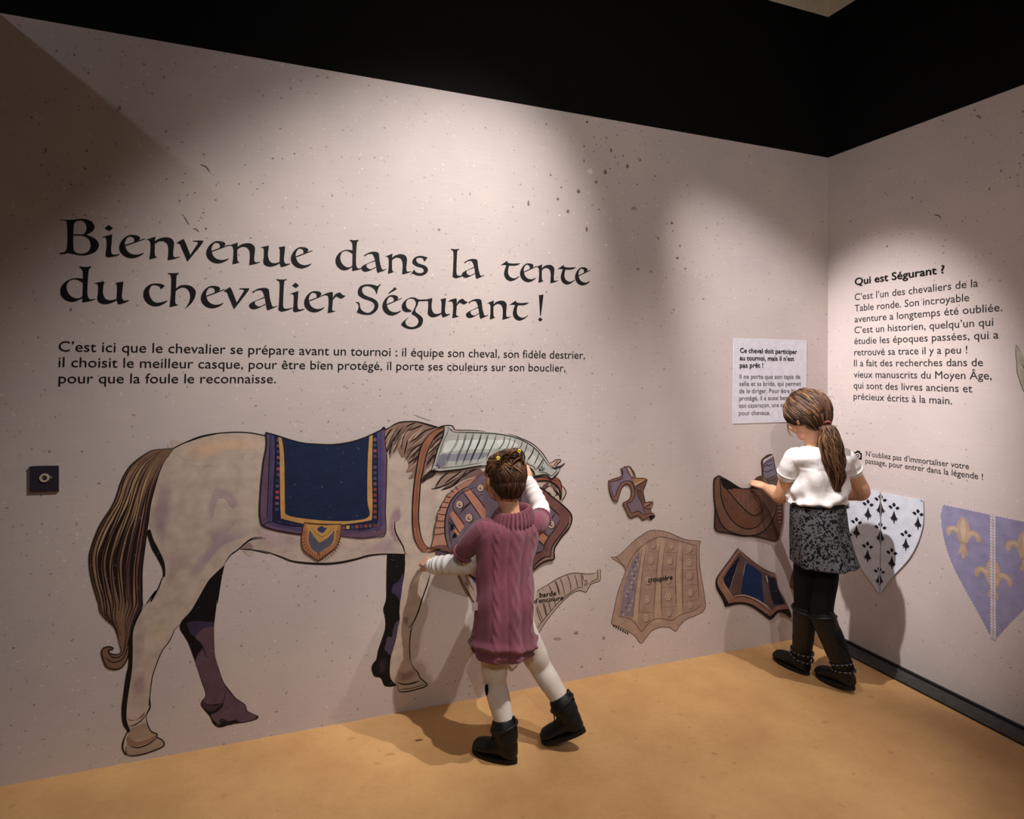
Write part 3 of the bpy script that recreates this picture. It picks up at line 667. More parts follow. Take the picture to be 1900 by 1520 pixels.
for k in range(46):
    f = (k+0.5)/46
    a_ = cc[int(f*(len(cc)-1))]
    a_ = (a_[0]+rr.uniform(-2, 2), a_[1]+rr.uniform(4, 26 if f < 0.5 else 44))
    ln = rr.uniform(26, 50); ang = math.radians(112+22*f+rr.uniform(-5, 5)) if f < 0.35 else math.radians(135+rr.uniform(-8, 6)-6*(1-f))
    p = []
    for i in range(5):
        t = i/4; q = ang-0.35*t+0.12
        p.append((a_[0]+ln*t*cos(ang+0.25*(1-t)), a_[1]+ln*t*abs(sin(ang-0.25*t))))
    mn.line(p, rr.uniform(1.2, 4.0), shade[k % 6], 0.8+0.02*k, taper=(0.15, 0.05))
for p in ([(440,700),(540,610),(650,500),(720,440)],[(430,760),(520,700),(590,640)],[(430,480),(540,410),(680,300),(840,250)],[(450,600),(560,520),(640,470)],[(230,470),(260,380),(330,270)],[(170,640),(190,540),(215,470)],[(380,640),(400,540),(430,420)],[(100,440),(150,350),(210,270)],[(340,560),(350,440),(390,350)],[(700,640),(790,560),(880,470)],[(690,770),(760,680),(840,590)],[(740,560),(830,450),(930,370)],[(790,430),(870,350),(935,310)],[(640,1010),(700,930),(770,870)],[(820,1090),(900,970),(1010,880)],[(940,1050),(1060,960),(1190,870)],[(1060,1060),(1190,950),(1260,860)],[(1200,960),(1300,880),(1400,840)],[(900,1130),(1050,1080),(1160,1000)],[(430,300),(560,250),(640,220)],[(400,250),(470,210),(540,190)]):
    mn.line(H5z(*p), 2.4, INKC, 2.2, taper=(0.1, 0.3))
for p in ([(455,540),(560,460),(700,350)],[(460,640),(540,560),(590,520)],[(430,860),(500,790),(560,740)],[(120,440),(180,340),(200,300)],[(330,520),(350,400),(400,310)],[(430,470),(480,390),(560,320)],[(800,640),(860,560),(900,500)],[(960,1050),(1090,970),(1200,880)],[(650,930),(700,870),(740,820)]):
    mn.line(H5z(*p), 1.3, 'b9a28e', 2.5, taper=(0.1, 0.1))
mn.line(crest, 2.2, INKC, 3); mn.line(H5z((60,290),(75,258),(100,252),(112,290)), 2.0, INKC, 3)
mn.line(H5z((760,1118),(870,1095),(980,1050),(1120,960)), 2.0, INKC, 3)
mn.build('mane', horse)

# leather rein
rn = Art('L', 0.0034)
rl = H5z((935,240),(850,272),(740,345),(650,455),(600,575),(565,750),(540,900),(520,1050),(505,1200),(495,1400))+H6z((238,550),(245,760),(270,930),(340,1080),(420,1170))
rq = H5z((945,285),(870,330),(800,400),(720,560),(670,720),(640,880),(610,1000),(600,1150))+H6z((365,150),(350,400),(345,600),(365,780),(400,930),(460,1050),(535,1105))
rn.poly([rl[0]+(1,)]+rl[1:]+H6z((470,1165))+rq[::-1], '8e5c44', 0)
rn.line([((a[0]+b[0])/2, (a[1]+b[1])/2) for a, b in zip(rl[3:], rq[2:])], 1.0, '6b4234', 0.5)
rn.line(rl, 2.2, INKC, 1); rn.line(rq, 2.2, INKC, 1)
rn.poly(H6z((470,1170),(540,1120),(680,1070),(800,1050),(850,1070),(830,1110),(700,1130),(600,1170)), 'a3725f', 0.3)
rn.poly(H6z((640,1180),(720,1140),(860,1150),(900,1190),(800,1230),(680,1230)), '54424a', 0.3)
rn.line(H6z((470,1130),(600,1090),(720,1055),(850,1060),(870,1110)), 2, INKC, 1); rn.line(H6z((530,1180),(640,1150),(740,1120),(840,1110)), 2, INKC, 1)
rn.line(H6z((730,1135),(800,1150),(870,1155)), 1.6, 'cdbfb5', 1.2)
rn.build('rein', horse)
nb = Art('L', 0.0034)     # noseband strap with studs
nb.poly(H7z((480,1150),(600,1150),(800,1140),(900,1170),(980,1140),(1060,1210),(1095,1290),(1100,1400),(1090,1520),(1070,1520),(1060,1400),(1000,1300),(900,1240),(760,1215),(520,1240)), '7d4a3c', 0)
nb.line(H7z((480,1150),(640,1140),(800,1140)), 2, INKC, 1); nb.line(H7z((520,1235),(760,1215),(900,1245),(1000,1310),(1065,1420),(1080,1600)), 2.6, INKC, 1); nb.line(H7z((980,1140),(1060,1210),(1095,1300),(1100,1420),(1095,1600)), 1.6, INKC, 1)
for q in ((520,1195),(615,1180),(740,1165),(965,1205)): nb.poly(H7z((q[0]-14,q[1]),(q[0],q[1]-10),(q[0]+14,q[1]),(q[0],q[1]+10)), '3a1c18', 1)
nb.build('noseband', horse)
ears = Art('L', 0.0034)
ears.poly(H7z((860,865,1),(990,795),(1085,790,1),(1080,825),(1000,900),(940,960),(900,930)), 'b99a88', 0)
ears.poly(H7z((920,960,1),(1000,925),(1080,905),(1140,870),(1190,850,1),(1130,910),(1060,965),(950,975)), '3e3036', 0.5)
ears.line(H7z((855,865),(930,830),(990,795),(1050,790),(1085,795),(1075,830),(1020,870),(970,940)), 1.7, '3a2320', 1); ears.line(H7z((930,930),(990,850),(1040,810)), 1.6, '5b3830', 1)
ears.build('ears', horse)

# ---- saddle cloth
sc = Art('L', 0.0030)
sc.poly(H3z((165,215,1),(195,222),(260,240),(400,285),(520,315),(640,325),(780,330),(900,318),(1020,290),(1150,240),(1285,175,1),(1290,330),(1305,420),(1300,700),(1292,950),(1290,1170,1),(1180,1195),(1050,1208),(900,1195),(750,1190),(520,1175),(380,1155),(250,1130),(150,1095),(122,1050),(110,950),(120,750),(145,500),(168,380)), '62485c', 0)
sc.poly(H3z((195,225,1),(250,238,1),(258,500),(240,750),(232,960),(235,1040),(260,1070),(400,1095),(520,1110,1),(520,1150,1),(400,1130),(250,1100),(185,1060),(175,950),(195,600)), '4a4064', 0.6)
sc.poly(H3z((1212,225,1),(1262,200,1),(1275,600),(1265,1080,1),(1200,1130),(900,1150,1),(900,1130,1),(1180,1090),(1225,1040),(1222,700)), '4b4268', 0.6)
sc.poly(H3z((250,238,1),(300,255,1),(345,900),(380,1010),(600,1060,1),(535,1095,1),(380,1090),(250,1055),(235,1000),(245,700),(258,450)), '1b1c38', 0.8)
sc.poly(H3z((1150,240,1),(1212,222,1),(1218,600),(1222,1000),(1190,1080),(1100,1120),(880,1120,1),(880,1070,1),(1080,1050),(1150,1000),(1165,600)), '1c1f3a', 0.8)
rr = random.Random(5)
tc_ = ['5c4a66','6c4654','38406a','6b5364','3b4468','8a4650','5a4258','2c3050']
for k in range(13):
    y = 270+k*54; x = 268-14*(k/13) if k > 6 else 268
    colr = '9a4a50' if k in (9, 10) else tc_[k % 8]
    sc.poly(H3z((x,y),(x+36,y+4),(x+34,y+32),(x,y+32)), colr, 1.2, smooth=False)
    sc.outline(H3z((x,y),(x+36,y+4),(x+34,y+32),(x,y+32)), 0.7, '0e0c18', 1.6, smooth=False)
for k in range(15):
    y = 265+k*52; x = 1176
    colr = '3c466c' if k in (6,7) else ('7a4038' if 8 < k < 14 else tc_[(k+3) % 8])
    sc.poly(H3z((x,y),(x+34,y),(x+34,y+34),(x,y+34)), colr, 1.2, smooth=False)
    sc.outline(H3z((x,y),(x+34,y),(x+34,y+34),(x,y+34)), 0.7, '0e0c18', 1.6, smooth=False)
for k in range(8):
    x = 255+k*35; y = 1035+k*5.5
    sc.poly(H3z((x,y),(x+27,y+4),(x+27,y+34),(x,y+30)), ['23284a','2c3050','1b2340'][k % 3], 1.2, smooth=False)
for k in range(8):
    x = 880+k*42; y = 1092-k*3
    sc.poly(H3z((x,y),(x+34,y-2),(x+34,y+32),(x,y+34)), ['6c4654','c59a52','3b4468','8a4a48','5a4258','7a4440','6c4654','7a4440'][k], 1.2, smooth=False)
    sc.outline(H3z((x,y),(x+34,y-2),(x+34,y+32),(x,y+34)), 0.7, '0e0c18', 1.6, smooth=False)
gold = 'b98c50'
sc.poly(H3z((285,258,1),(318,268,1),(340,450),(350,900),(375,990),(600,1032),(850,1048),(1010,1040),(1130,1005),(1120,850),(1122,500),(1140,248,1),(1172,236,1),(1165,600),(1168,990),(1120,1045),(880,1082,1),(535,1075,1),(335,1028),(308,980),(300,600),(300,420)), gold, 2)
sc.poly(H3z((318,262,1),(400,290),(520,316),(640,327),(780,331),(900,319),(1020,292),(1140,246,1),(1125,500),(1122,850),(1138,1000),(1000,1038),(850,1045),(600,1030),(375,992),(348,900),(345,600),(340,400)), '17233f', 2.3)
for l_ in (H3z((165,215),(260,240),(400,285),(520,315),(640,325),(780,330),(900,318),(1020,290),(1150,240),(1285,175)), H3z((168,215),(175,300),(168,380),(145,500),(120,750),(110,950),(122,1050),(150,1095),(250,1130),(380,1155),(520,1175))):
    sc.line(l_, 2.4, '120f1c', 3, taper=(1, 1))
sc.line(H3z((870,1185),(1050,1208),(1180,1195),(1290,1170),(1292,950),(1300,700),(1305,420),(1290,330),(1285,180)), 1.6, '2a1c2c', 3)
sc.line(H3z((215,235),(200,500),(190,800),(178,1000),(135,1040)), 1.3, '14101e', 3); sc.line(H3z((165,740),(185,745)), 1.2, '14101e', 3)
sc.line(H3z((250,240),(258,450),(245,700),(235,1000),(250,1055),(380,1090),(535,1098)), 1.5, '14101e', 3)
sc.line(H3z((1212,225),(1218,600),(1222,1000),(1190,1085),(1100,1125),(880,1125)), 1.3, '14101e', 3)
sc.line(H3z((135,1095),(180,1060),(235,1060)), 1.2, '14101e', 3)
for x0_, y0_, x1_, y1_ in ((225,240,205,1060),(1240,215,1245,1130),(870,1165,1240,1130),(240,1085,510,1130)):
    n_ = int(math.hypot(x1_-x0_, y1_-y0_)/12)
    for i in range(n_):
        t = i/n_; t2 = t+0.5/n_
        sc.line(H3z((x0_+(x1_-x0_)*t, y0_+(y1_-y0_)*t),(x0_+(x1_-x0_)*t2, y0_+(y1_-y0_)*t2)), 0.7, '241c38', 2.0, smooth=False, taper=(1,1))
sco = sc.build('saddle_cloth', horse)
# medallion sewn under the cloth
md = Art('L', 0.0046)
mo = H3z((520,1090),(530,1060,1),(700,1075),(878,1075,1),(870,1180),(835,1285),(765,1340),(690,1400),(655,1412),(600,1378),(525,1320),(503,1235),(508,1165))
md.poly(mo, 'a06a48', 0)
for k in range(26):
    a_ = pi*(1.02-0.02)+0.0
    t = k/25; th = pi+0.35-(pi+0.7)*t
    cx_, cy_ = 688, 1190
    md.line(H3z((cx_+150*cos(th), cy_+(175 if sin(th) > 0 else 120)*sin(th)),(cx_+190*cos(th), cy_+(222 if sin(th) > 0 else 150)*sin(th))), 1.1, '5a2f22', 0.6, smooth=False, taper=(1,1))
md.poly(H3z((545,1078,1),(700,1080),(850,1080,1),(825,1150),(815,1240),(770,1285),(700,1330),(660,1350),(600,1320),(560,1240),(560,1150)), gold, 1)
md.poly(H3z((580,1128,1),(600,1160),(640,1215),(672,1250,1),(740,1210),(790,1160),(812,1128,1),(805,1220),(775,1275),(720,1312),(662,1345),(600,1308),(570,1235),(572,1180)), '55505e', 1.5)
md.poly(H3z((695,1090,1),(715,1105),(740,1115),(725,1135),(715,1150,1),(695,1158),(675,1150),(650,1125),(665,1105)), '33385f', 1.5)
md.outline(mo, 1.5, '4a2418', 2)
md.line(H3z((560,1070),(700,1082),(860,1078)), 0.8, '5a3a20', 2); md.line(H3z((600,1110),(640,1160),(690,1190),(745,1170),(800,1110)), 0.8, '5a3a20', 2)
md.outline(H3z((655,1350),(665,1345),(675,1352),(668,1364),(658,1362)), 1.0, '4a2418', 2)
md.build('medallion', horse)

# ================================================================== MAGNETIC ARMOUR PIECES (thin boards on the wall)
def piece(name, label, cat, wall, outline, col, thick=0.004, smooth=True, lift=0.0042):
    xs = [q[0] for q in outline]; ys = [q[1] for q in outline]
    W = LW if wall == 'L' else RW
    u, v = W(sum(xs)/len(xs), max(ys))
    loc = (u, 0, v) if wall == 'L' else (0, -u, v)
    e = empty(name, loc, label, cat)
    plate('board', wall, outline, thick, col, e, smooth, lift=lift)
    return e, Art(wall, lift+thick+0.0003)
# neck guard
ng_o = H5z((780,850),(765,830),(800,720),(850,540),(920,370),(945,240,1),(990,235,1),(1020,280),(1060,305),(1125,318))+K1z((430,172),(560,178),(640,188),(720,205),(800,235),(870,275),(930,330),(980,395),(1012,435),(1030,455))+H7z((905,945,1),(940,970),(1065,980,1),(1060,1000),(1010,1060),(950,1120),(885,1168,1),(800,1095),(720,1085),(640,1100),(558,1108,1),(545,1060),(500,990),(420,920),(380,890))+K1z((800,420),(700,405),(600,410),(480,438),(350,455),(200,475),(140,478),(100,465))
ng, a = piece('neck_armour_piece', 'pale ribbed metal neck armour cut-out laid on the horse’s bowed neck', 'armour piece', 'L', ng_o, 'a3a496', 0.004)
a.poly(ng_o, 'a9a8a0', 0)
top = K1z((290,180),(430,180),(560,186),(640,196),(720,213),(800,243),(870,285),(930,345),(1000,440),(1030,462))
a.poly(K1z((205,250),(300,240),(420,235),(600,240),(600,300),(400,310),(200,330),(170,340)), 'c6c8c1', 0.5)
a.poly(K1z((160,350),(300,345),(520,335),(480,380),(300,400),(200,400),(140,405)), '84828a', 0.5)
a.poly(K1z((120,440),(155,355),(205,352),(190,400),(180,445)), '77747f', 0.7)
a.poly(K1z((600,240),(700,240),(760,280),(700,300),(620,300)), 'cccdc6', 0.5)
a.poly(K1z((750,330),(850,330),(920,400),(960,440),(900,440),(820,400)), 'b9bab2', 0.5)
for p, w_ in (([(292,180),(275,260),(220,350),(185,450)],1.2),([(300,182),(285,262),(230,352),(195,450)],0.8),([(352,182),(330,270),(290,360),(270,440)],1.6),([(360,182),(338,270),(300,360),(278,440)],0.8),([(415,182),(390,260),(350,360),(322,435)],2.0),([(408,182),(382,260),(344,350)],0.8),([(472,185),(455,250),(410,350),(380,425)],3.0),([(528,188),(505,270),(460,370),(435,410)],2.0),([(520,188),(498,262),(470,330)],0.8),([(590,190),(570,260),(530,340),(510,400)],1.8),([(655,200),(645,260),(600,320)],1.6),([(700,208),(690,260),(665,310)],1.4),([(740,222),(725,270),(700,315)],1.4),([(793,240),(785,280),(750,340)],1.3),([(833,258),(820,310),(790,370)],1.6),([(885,292),(870,340),(830,400)],2.4),([(925,335),(905,390),(880,435)],1.8),([(960,378),(935,425),(905,465)],2.2),([(968,385),(950,430),(945,450)],0.8)):
    a.line(K1z(*p), w_, '2b2a2c', 1.5, taper=(0.3, 0.2))
a.line(H5z((790,830),(950,815),(1200,790),(1480,740)), 1.2, '4a4a46', 1.6)
a.line(H5z((990,240),(985,320),(930,430),(870,620),(820,740)), 1.3, '3a3836', 1.6)
a.line(H5z((780,850),(850,870),(1000,855),(1200,830),(1480,780)), 2.2, INKC, 1.8)
a.line(H5z((765,830),(800,720),(850,540),(920,370),(945,240)), 2.2, INKC, 1.8)
a.line(H5z((990,235),(1020,280),(1060,305),(1125,318))+top[1:], 1.6, INKC, 1.8); a.line(H5z((850,250),(940,225),(1040,225),(1080,270),(1090,290)), 2.2, INKC, 1.8)
a.line(H5z((1040,245),(1100,285),(1300,290),(1520,305)), 1.6, INKC, 1.8)
a.line(H7z((0,270),(150,310),(300,370),(450,435),(560,510),(700,650),(800,800),(880,920)), 1.8, INKC, 1.8)
a.line(H7z((880,910),(940,970),(1000,975)), 1.8, INKC, 1.8); a.line(H7z((990,975),(985,1020),(930,1080),(875,1110),(800,1065),(740,1045),(640,1050)), 1.6, '3a3836', 1.8)
a.line(H7z((1065,985),(1010,1060),(950,1120),(885,1168),(800,1095),(720,1085),(640,1100),(558,1108)), 1.8, INKC, 1.8)
a.line(H7z((385,860),(480,905),(520,920),(570,985),(600,960)), 1.4, '3a3836', 1.8); a.line(H7z((400,920),(470,960),(530,1030),(558,1105)), 2.0, INKC, 1.8)
for q in ((640,970),(670,1000),(700,960),(735,970),(690,925),(655,1005),(710,1005)): a.outline(H7z((q[0]-18,q[1]),(q[0],q[1]-16),(q[0]+18,q[1]),(q[0],q[1]+16)), 0.9, '3a3234', 1.8)
for p in ([(820,740),(850,770),(830,790)],[(850,780),(875,800),(860,830)],[(810,765),(840,800),(870,820)]): a.line(H5z(*p), 1.0, '3a3234', 1.8)
a.build('ribs_artwork', ng)

# chest armour with studs and straps
ca_o = K1z((100,1080),(78,1082),(100,1000),(108,930),(120,870),(128,850),(132,800),(150,780),(165,730),(182,715),(200,670),(235,645),(270,610),(300,588),(360,550),(430,525),(520,470),(700,440),(850,490))+H8z((290,0),(440,70),(600,200),(740,310),(860,420),(925,500),(945,600),(900,740),(800,850),(720,960),(650,1080),(630,1180),(630,1295,1),(500,1325),(380,1390),(270,1485),(230,1560,1))+K1z((800,1300),(600,1340),(420,1310),(300,1200),(215,1110))
ch, a = piece('chest_armour_piece', 'brown riveted chest armour cut-out on the horse, behind the younger girl', 'armour piece', 'L', ca_o, '5f423e', 0.004, lift=0.0048)
a.poly(ca_o, '6a4742', 0)
inner = H6z((1190,20),(1050,110),(930,240),(870,360),(830,480),(805,600),(800,740),(810,900),(850,1060),(880,1130))
outer = K1z((430,525),(360,550),(300,588),(270,610),(235,645),(200,670),(182,715),(165,730),(150,780),(132,800),(128,850),(120,870),(108,930),(100,1000),(78,1082))
a.poly(outer+H6z((560,1085,1),(700,1050),(850,1050,1))+inner[::-1], 'a57764', 0.4)
plateP = H6z((1190,20),(1050,110),(930,240),(870,360),(830,480),(805,600),(800,740),(810,900),(850,1060),(880,1130,1))+K1z((260,1060),(400,1100),(520,1250,1),(780,1260,1))+H8z((250,1225,1),(430,1160,1),(470,1020),(540,890),(650,750),(738,600,1),(640,470),(400,240),(250,100,1))+K1z((850,600),(700,500),(560,480),(470,520))
a.poly(plateP, '665760', 0.6)
a.line(inner, 2.4, INKC, 2)
rim = H6z((1350,20),(1200,90),(1100,130),(980,260),(945,340),(960,430),(1060,510))
a.line(rim, 1.6, '241a20', 2); a.line(H6z((870,570),(875,700),(885,850),(910,980),(930,1040)), 1.4, '241a20', 2)
for (x0_, y0_), (x1_, y1_) in (((1040,80),(980,20)),((965,125),(910,80)),((905,210),(830,190)),((870,305),(765,285)),((845,390),(705,375)),((820,515),(690,500)),((800,625),(640,620)),((798,735),(625,745)),((800,840),(610,868))):
    a.line(H6z((x0_,y0_),((x0_+x1_)/2,(y0_+y1_)/2+5),(x1_,y1_)), 1.6, '3a1d18', 2, taper=(1,1))
a.line(K1z((400,545),(360,555)), 1.4, '3a1d18', 2); a.line(K1z((440,525),(445,545)), 1.4, '3a1d18', 2)
a.line(outer[2:], 1.4, '4a2a24', 2)
a.poly(H6z((1140,120,1),(1170,70),(1250,65,1),(1520,420,1),(1520,600,1),(1450,570,1)), 'a87360', 1.2)
a.poly(H6z((890,510,1),(940,450),(980,480,1),(1160,700,1),(1060,830,1)), 'a87360', 1.2)
a.poly(H6z((950,790,1),(990,750,1),(1065,860,1),(1040,890,1)), 'b0764e', 1.2)
for p in ([(1110,110),(1240,280),(1450,580)],[(1250,70),(1380,220),(1520,420)],[(940,440),(1050,560),(1160,720)],[(880,570),(960,690),(1070,850)],[(1060,500),(1150,400),(1270,300)],[(1390,200),(1480,150)],[(1080,470),(1160,370),(1250,290)]): a.line(H6z(*p), 1.7, '1d1418', 2)
def stud(x_, y_, r_, art=a, z=None, dark='3a2c30'):
    P = z or H6z
    ring = lambda k, dx=0, dy=0: [(x_+dx+k*r_*cos(t*pi/5), y_+dy+k*1.15*r_*sin(t*pi/5)) for t in range(10)]
    art.poly(P(*ring(1.12, r_*0.15, r_*0.1)), '1d1418', 1.6)
    art.poly(P(*ring(1.0)), 'b3957f', 1.9); art.poly(P(*ring(0.42, r_*0.05, r_*0.1)), dark, 2.2); art.poly(P(*ring(0.2, r_*0.15)), 'cdb9a8', 2.4)
for q in ((1060,335,58),(1225,570,62),(1430,45,52)): stud(*q)
a.poly(H6z((900,700),(960,680),(940,780),(905,800)), '14101a', 1.6); a.poly(H6z((930,900),(975,830),(1010,880),(1000,910),(950,930)), '14101a', 1.6); a.line(H6z((880,640),(930,720),(980,780)), 2, '14101a', 1.8)
a.poly(H8z((420,800,1),(540,910,1),(455,1060,1),(330,940,1)), 'ac7460', 1.2)
for p in ([(400,240),(520,340),(740,540)],[(420,800),(480,860),(540,910)],[(330,940),(400,1010),(455,1060)],[(650,490),(580,590),(520,620)],[(738,600),(650,760),(540,900),(470,1020),(440,1140)],[(240,1225),(330,1190),(420,1160)],[(890,570),(870,700),(760,850),(650,990),(590,1100),(570,1250)],[(240,1480),(330,1360),(450,1270),(570,1250)],[(350,190),(420,240)]): a.line(H8z(*p), 1.9, '1d1418', 2)
a.line(H8z((290,0),(440,70),(600,200),(740,310),(860,420),(925,500),(945,600),(900,740),(800,850),(720,960),(650,1080),(630,1180),(630,1295),(500,1325),(380,1390),(270,1485)), 2.4, INKC, 2.4, taper=(1,1))
a.poly(H8z((895,560),(930,600),(900,720),(800,840),(700,980),(650,1060),(620,1150),(625,1290,1),(500,1310),(380,1370),(270,1470),(340,1370),(470,1280),(580,1255),(590,1120),(650,1000),(770,850),(880,700)), '85695e', 1.0)
stud(580, 685, 60, z=H8z); stud(268, 1090, 48, z=H8z)
a.build('riveted_artwork', ch)

# faint printed outline hidden behind the younger girl: where a further piece belongs
pf = Art('L', 0.0042)
pf.poly(H4z((1060,300),(1100,255),(1180,190),(1260,200),(1500,900),(1520,1150),(1570,1222,1),(1640,1140),(1500,1000),(1180,540)), 'ac9388', 0)
pf.poly(H4z((1110,260,1),(1190,195,1),(1260,260),(1240,420),(1190,370,1)), '2f3f72', 0.6); pf.poly(H4z((1130,265),(1170,250),(1185,290),(1150,300)), 'b5947c', 1)
pf.poly(H4z((1170,215),(1190,205),(1195,225),(1175,235)), 'b5a79c', 1)
for p in ([(1060,300),(1110,420),(1180,540),(1300,800),(1440,1000),(1520,1150),(1570,1222),(1625,1160)],[(1100,260),(1150,380),(1210,480)],[(1530,1160),(1560,1175),(1600,1165)]): pf.line(H4z(*p), 1.5, '3d302c', 1)
pf.outline(H4z((1125,420),(1135,407),(1146,420),(1135,433)), 0.9, '3d302c', 1)
pf.v = pf.v
tag(pf.build('printed_outline', None), 'faint printed outline with a blue patch behind the younger girl’s skirt', 'drawing')

# printed outline: neck guard place holder
H9z = Zoom(980,1040,10.133)
no = empty('neck_guard_outline', (LW(1040,1180)[0], 0, LW(1040,1180)[1]), 'printed ribbed neck guard outline beside the younger girl, lettered in black', 'drawing')
a = Art('L')
ol = H9z((165,580),(250,520),(380,450),(500,370),(620,310),(740,262),(840,238),(960,240),(1080,250),(1180,250),(1290,225,1),(1300,170,1),(1355,160,1),(1360,260),(1345,380,1),(1240,420),(1180,450),(1130,520),(1090,595,1),(1030,580),(960,568),(880,590),(780,650),(640,780),(480,960),(300,1200),(185,1400),(150,1200),(130,850))
a.poly(ol, 'b09d90', 0)
a.poly(H9z((180,590),(380,460),(560,350),(740,275),(960,255),(1010,420),(1020,500),(930,520),(800,600),(560,810),(260,1160),(180,960)), 'a89588', 0.4)
for p in ([(165,580),(250,520),(380,450),(500,370),(620,310),(740,262),(840,238),(960,240),(1080,255),(1180,250),(1260,235)],[(1300,170),(1310,280),(1300,350),(1190,400),(1160,450)],[(1355,160),(1360,260),(1345,380),(1240,420),(1180,450),(1130,520),(1090,595),(1030,580),(960,568),(880,590),(780,650),(640,780),(480,960),(300,1200),(185,1400)],[(1020,505),(930,520),(860,560),(720,660),(560,800),(420,960),(260,1150),(165,1290)]):
    a.line(H9z(*p), 1.4, '4a3a35', 1.5, taper=(.7,.7))
for p in ([(730,262),(770,370),(800,500),(790,590)],[(870,262),(900,360),(930,510)],[(980,255),(1010,360),(1020,500)],[(1010,250),(1035,340),(1040,370)],[(590,320),(650,470),(690,660)],[(490,380),(540,480),(580,660)],[(510,390),(560,500),(600,660)],[(380,460),(430,560),(450,640)],[(270,530),(310,580)],[(160,850),(220,1000),(280,1150)],[(150,880),(200,1050),(250,1170)],[(270,790),(310,930),(340,1060)],[(290,790),(330,930),(355,1060)],[(380,770),(410,880),(425,970)],[(480,740),(500,800),(515,860)]):
    a.line(H9z(*p), 1.5, '4a3a35', 1.5, taper=(.4,.3))
for q in ((1060,390),(1100,400),(1080,440),(1060,470),(1110,440),(1090,375)): a.outline(H9z((q[0]-18,q[1]),(q[0],q[1]-16),(q[0]+18,q[1]),(q[0],q[1]+16)), 0.7, '5a4842', 1.5)
a.build('artwork', no)
text_line("barde", 'L', H9z((212,690))[0], H9z((522,655))[0], 8.8, 0.02, parent=no, name='word', lift=0.0022)
text_line("d’encolure", 'L', H9z((105,805))[0], H9z((655,735))[0], 8.4, 0.02, parent=no, name='word', lift=0.0022)

# printed outline: croupiere
H13z = Zoom(1100,840,4.0)
co = empty('rump_guard_outline', (LW(1200,1190)[0], 0, LW(1200,1190)[1]), 'printed rump guard outline with rows of studs and a French word across it', 'drawing')
a = Art('L')
ol = H13z((130,775,1),(180,770),(240,720),(300,660),(360,615),(420,580),(480,575),(560,590),(640,625),(700,645),(800,655,1),(790,720),(795,850),(815,980),(832,1090),(835,1140),(815,1180),(760,1210),(690,1240),(640,1290),(615,1325,1),(570,1300),(510,1295),(440,1320),(390,1380),(355,1415,1),(310,1360),(250,1320),(190,1290),(140,1270,1),(150,1200),(190,1020),(240,880,1),(210,830),(170,800))
a.poly(ol, 'a18677', 0)
a.poly(H13z((240,880),(300,760),(370,690),(440,640),(510,625),(620,650),(770,690,1),(775,860),(800,1000),(815,1110),(770,1170),(660,1200),(560,1245),(450,1240),(360,1320,1),(280,1250),(190,1220,1),(200,1050)), '9c8172', 0.4)
for p in ([(470,640),(540,660),(510,900),(500,1080),(510,1235),(455,1240),(470,1000),(490,800)],[(630,665),(660,675),(650,900),(660,1120),(665,1190),(615,1215),(620,1000),(610,850)],[(355,700),(410,680),(375,860),(340,1180),(335,1250),(290,1220),(320,1000),(345,820)]): a.poly(H13z(*p), 'ab907c', 0.7)
a.poly(H13z((345,745),(330,860),(315,1000),(300,1220,1),(200,1210,1),(220,1050),(250,920),(300,800)), '81727a', 0.8)
ln = '5a4036'
for p in ([(130,775),(180,770),(240,720),(300,660),(360,615),(420,580),(480,577),(560,592),(640,628),(700,648),(800,655)],[(800,655),(790,720),(795,850),(815,980),(832,1090),(835,1140),(815,1180),(760,1210),(690,1240),(640,1290),(615,1325),(570,1300),(510,1295),(440,1320),(390,1380),(355,1415),(310,1360),(250,1320),(190,1290),(140,1270),(150,1200),(190,1020),(240,880),(210,830),(140,785)],[(240,880),(300,760),(370,690),(440,645),(510,625),(620,650),(770,690)],[(170,770),(210,820),(245,850)],[(190,1215),(280,1235),(330,1290),(360,1325),(400,1280),(450,1240),(510,1232),(590,1245),(640,1210),(760,1165),(800,1130)]):
    a.line(H13z(*p), 1.1, ln, 1.5, taper=(.7,.7))
for i, (xa, ya, xb, yb) in enumerate(((240,735,285,770),(250,710,310,745),(280,670,330,720),(310,640,350,690),(345,620,380,680),(370,600,400,660),(400,585,420,650),(430,580,445,640),(460,577,470,630),(490,577,495,625),(520,580,520,625),(550,588,550,632),(580,600,578,640),(610,612,605,645),(640,625,635,655),(670,635,660,665))):
    a.line(H13z((xa,ya),(xb,yb)), 0.7, ln, 1.5)
for p in ([(405,665),(380,800),(355,1000),(335,1250)],[(365,700),(345,850),(320,1000),(295,1225)],[(500,645),(475,850),(455,1100),(450,1240)],[(540,650),(515,850),(508,1050),(510,1230)],[(635,660),(615,850),(615,1050),(625,1200)],[(660,675),(665,850),(665,1190)],[(770,690),(770,850),(785,1050),(780,1100)]): a.line(H13z(*p), 1.0, ln, 1.5)
for p in ([(395,735),(490,735)],[(380,875),(478,875)],[(365,1015),(465,1015)],[(345,1185),(450,1185)],[(535,740),(630,740)],[(525,868),(615,868)],[(510,1000),(615,1000)],[(510,1150),(620,1140)],[(670,755),(770,755)],[(665,870),(775,868)],[(665,985),(780,980)],[(670,1110),(780,1090)]): a.line(H13z(*p), 1.0, ln, 1.5)
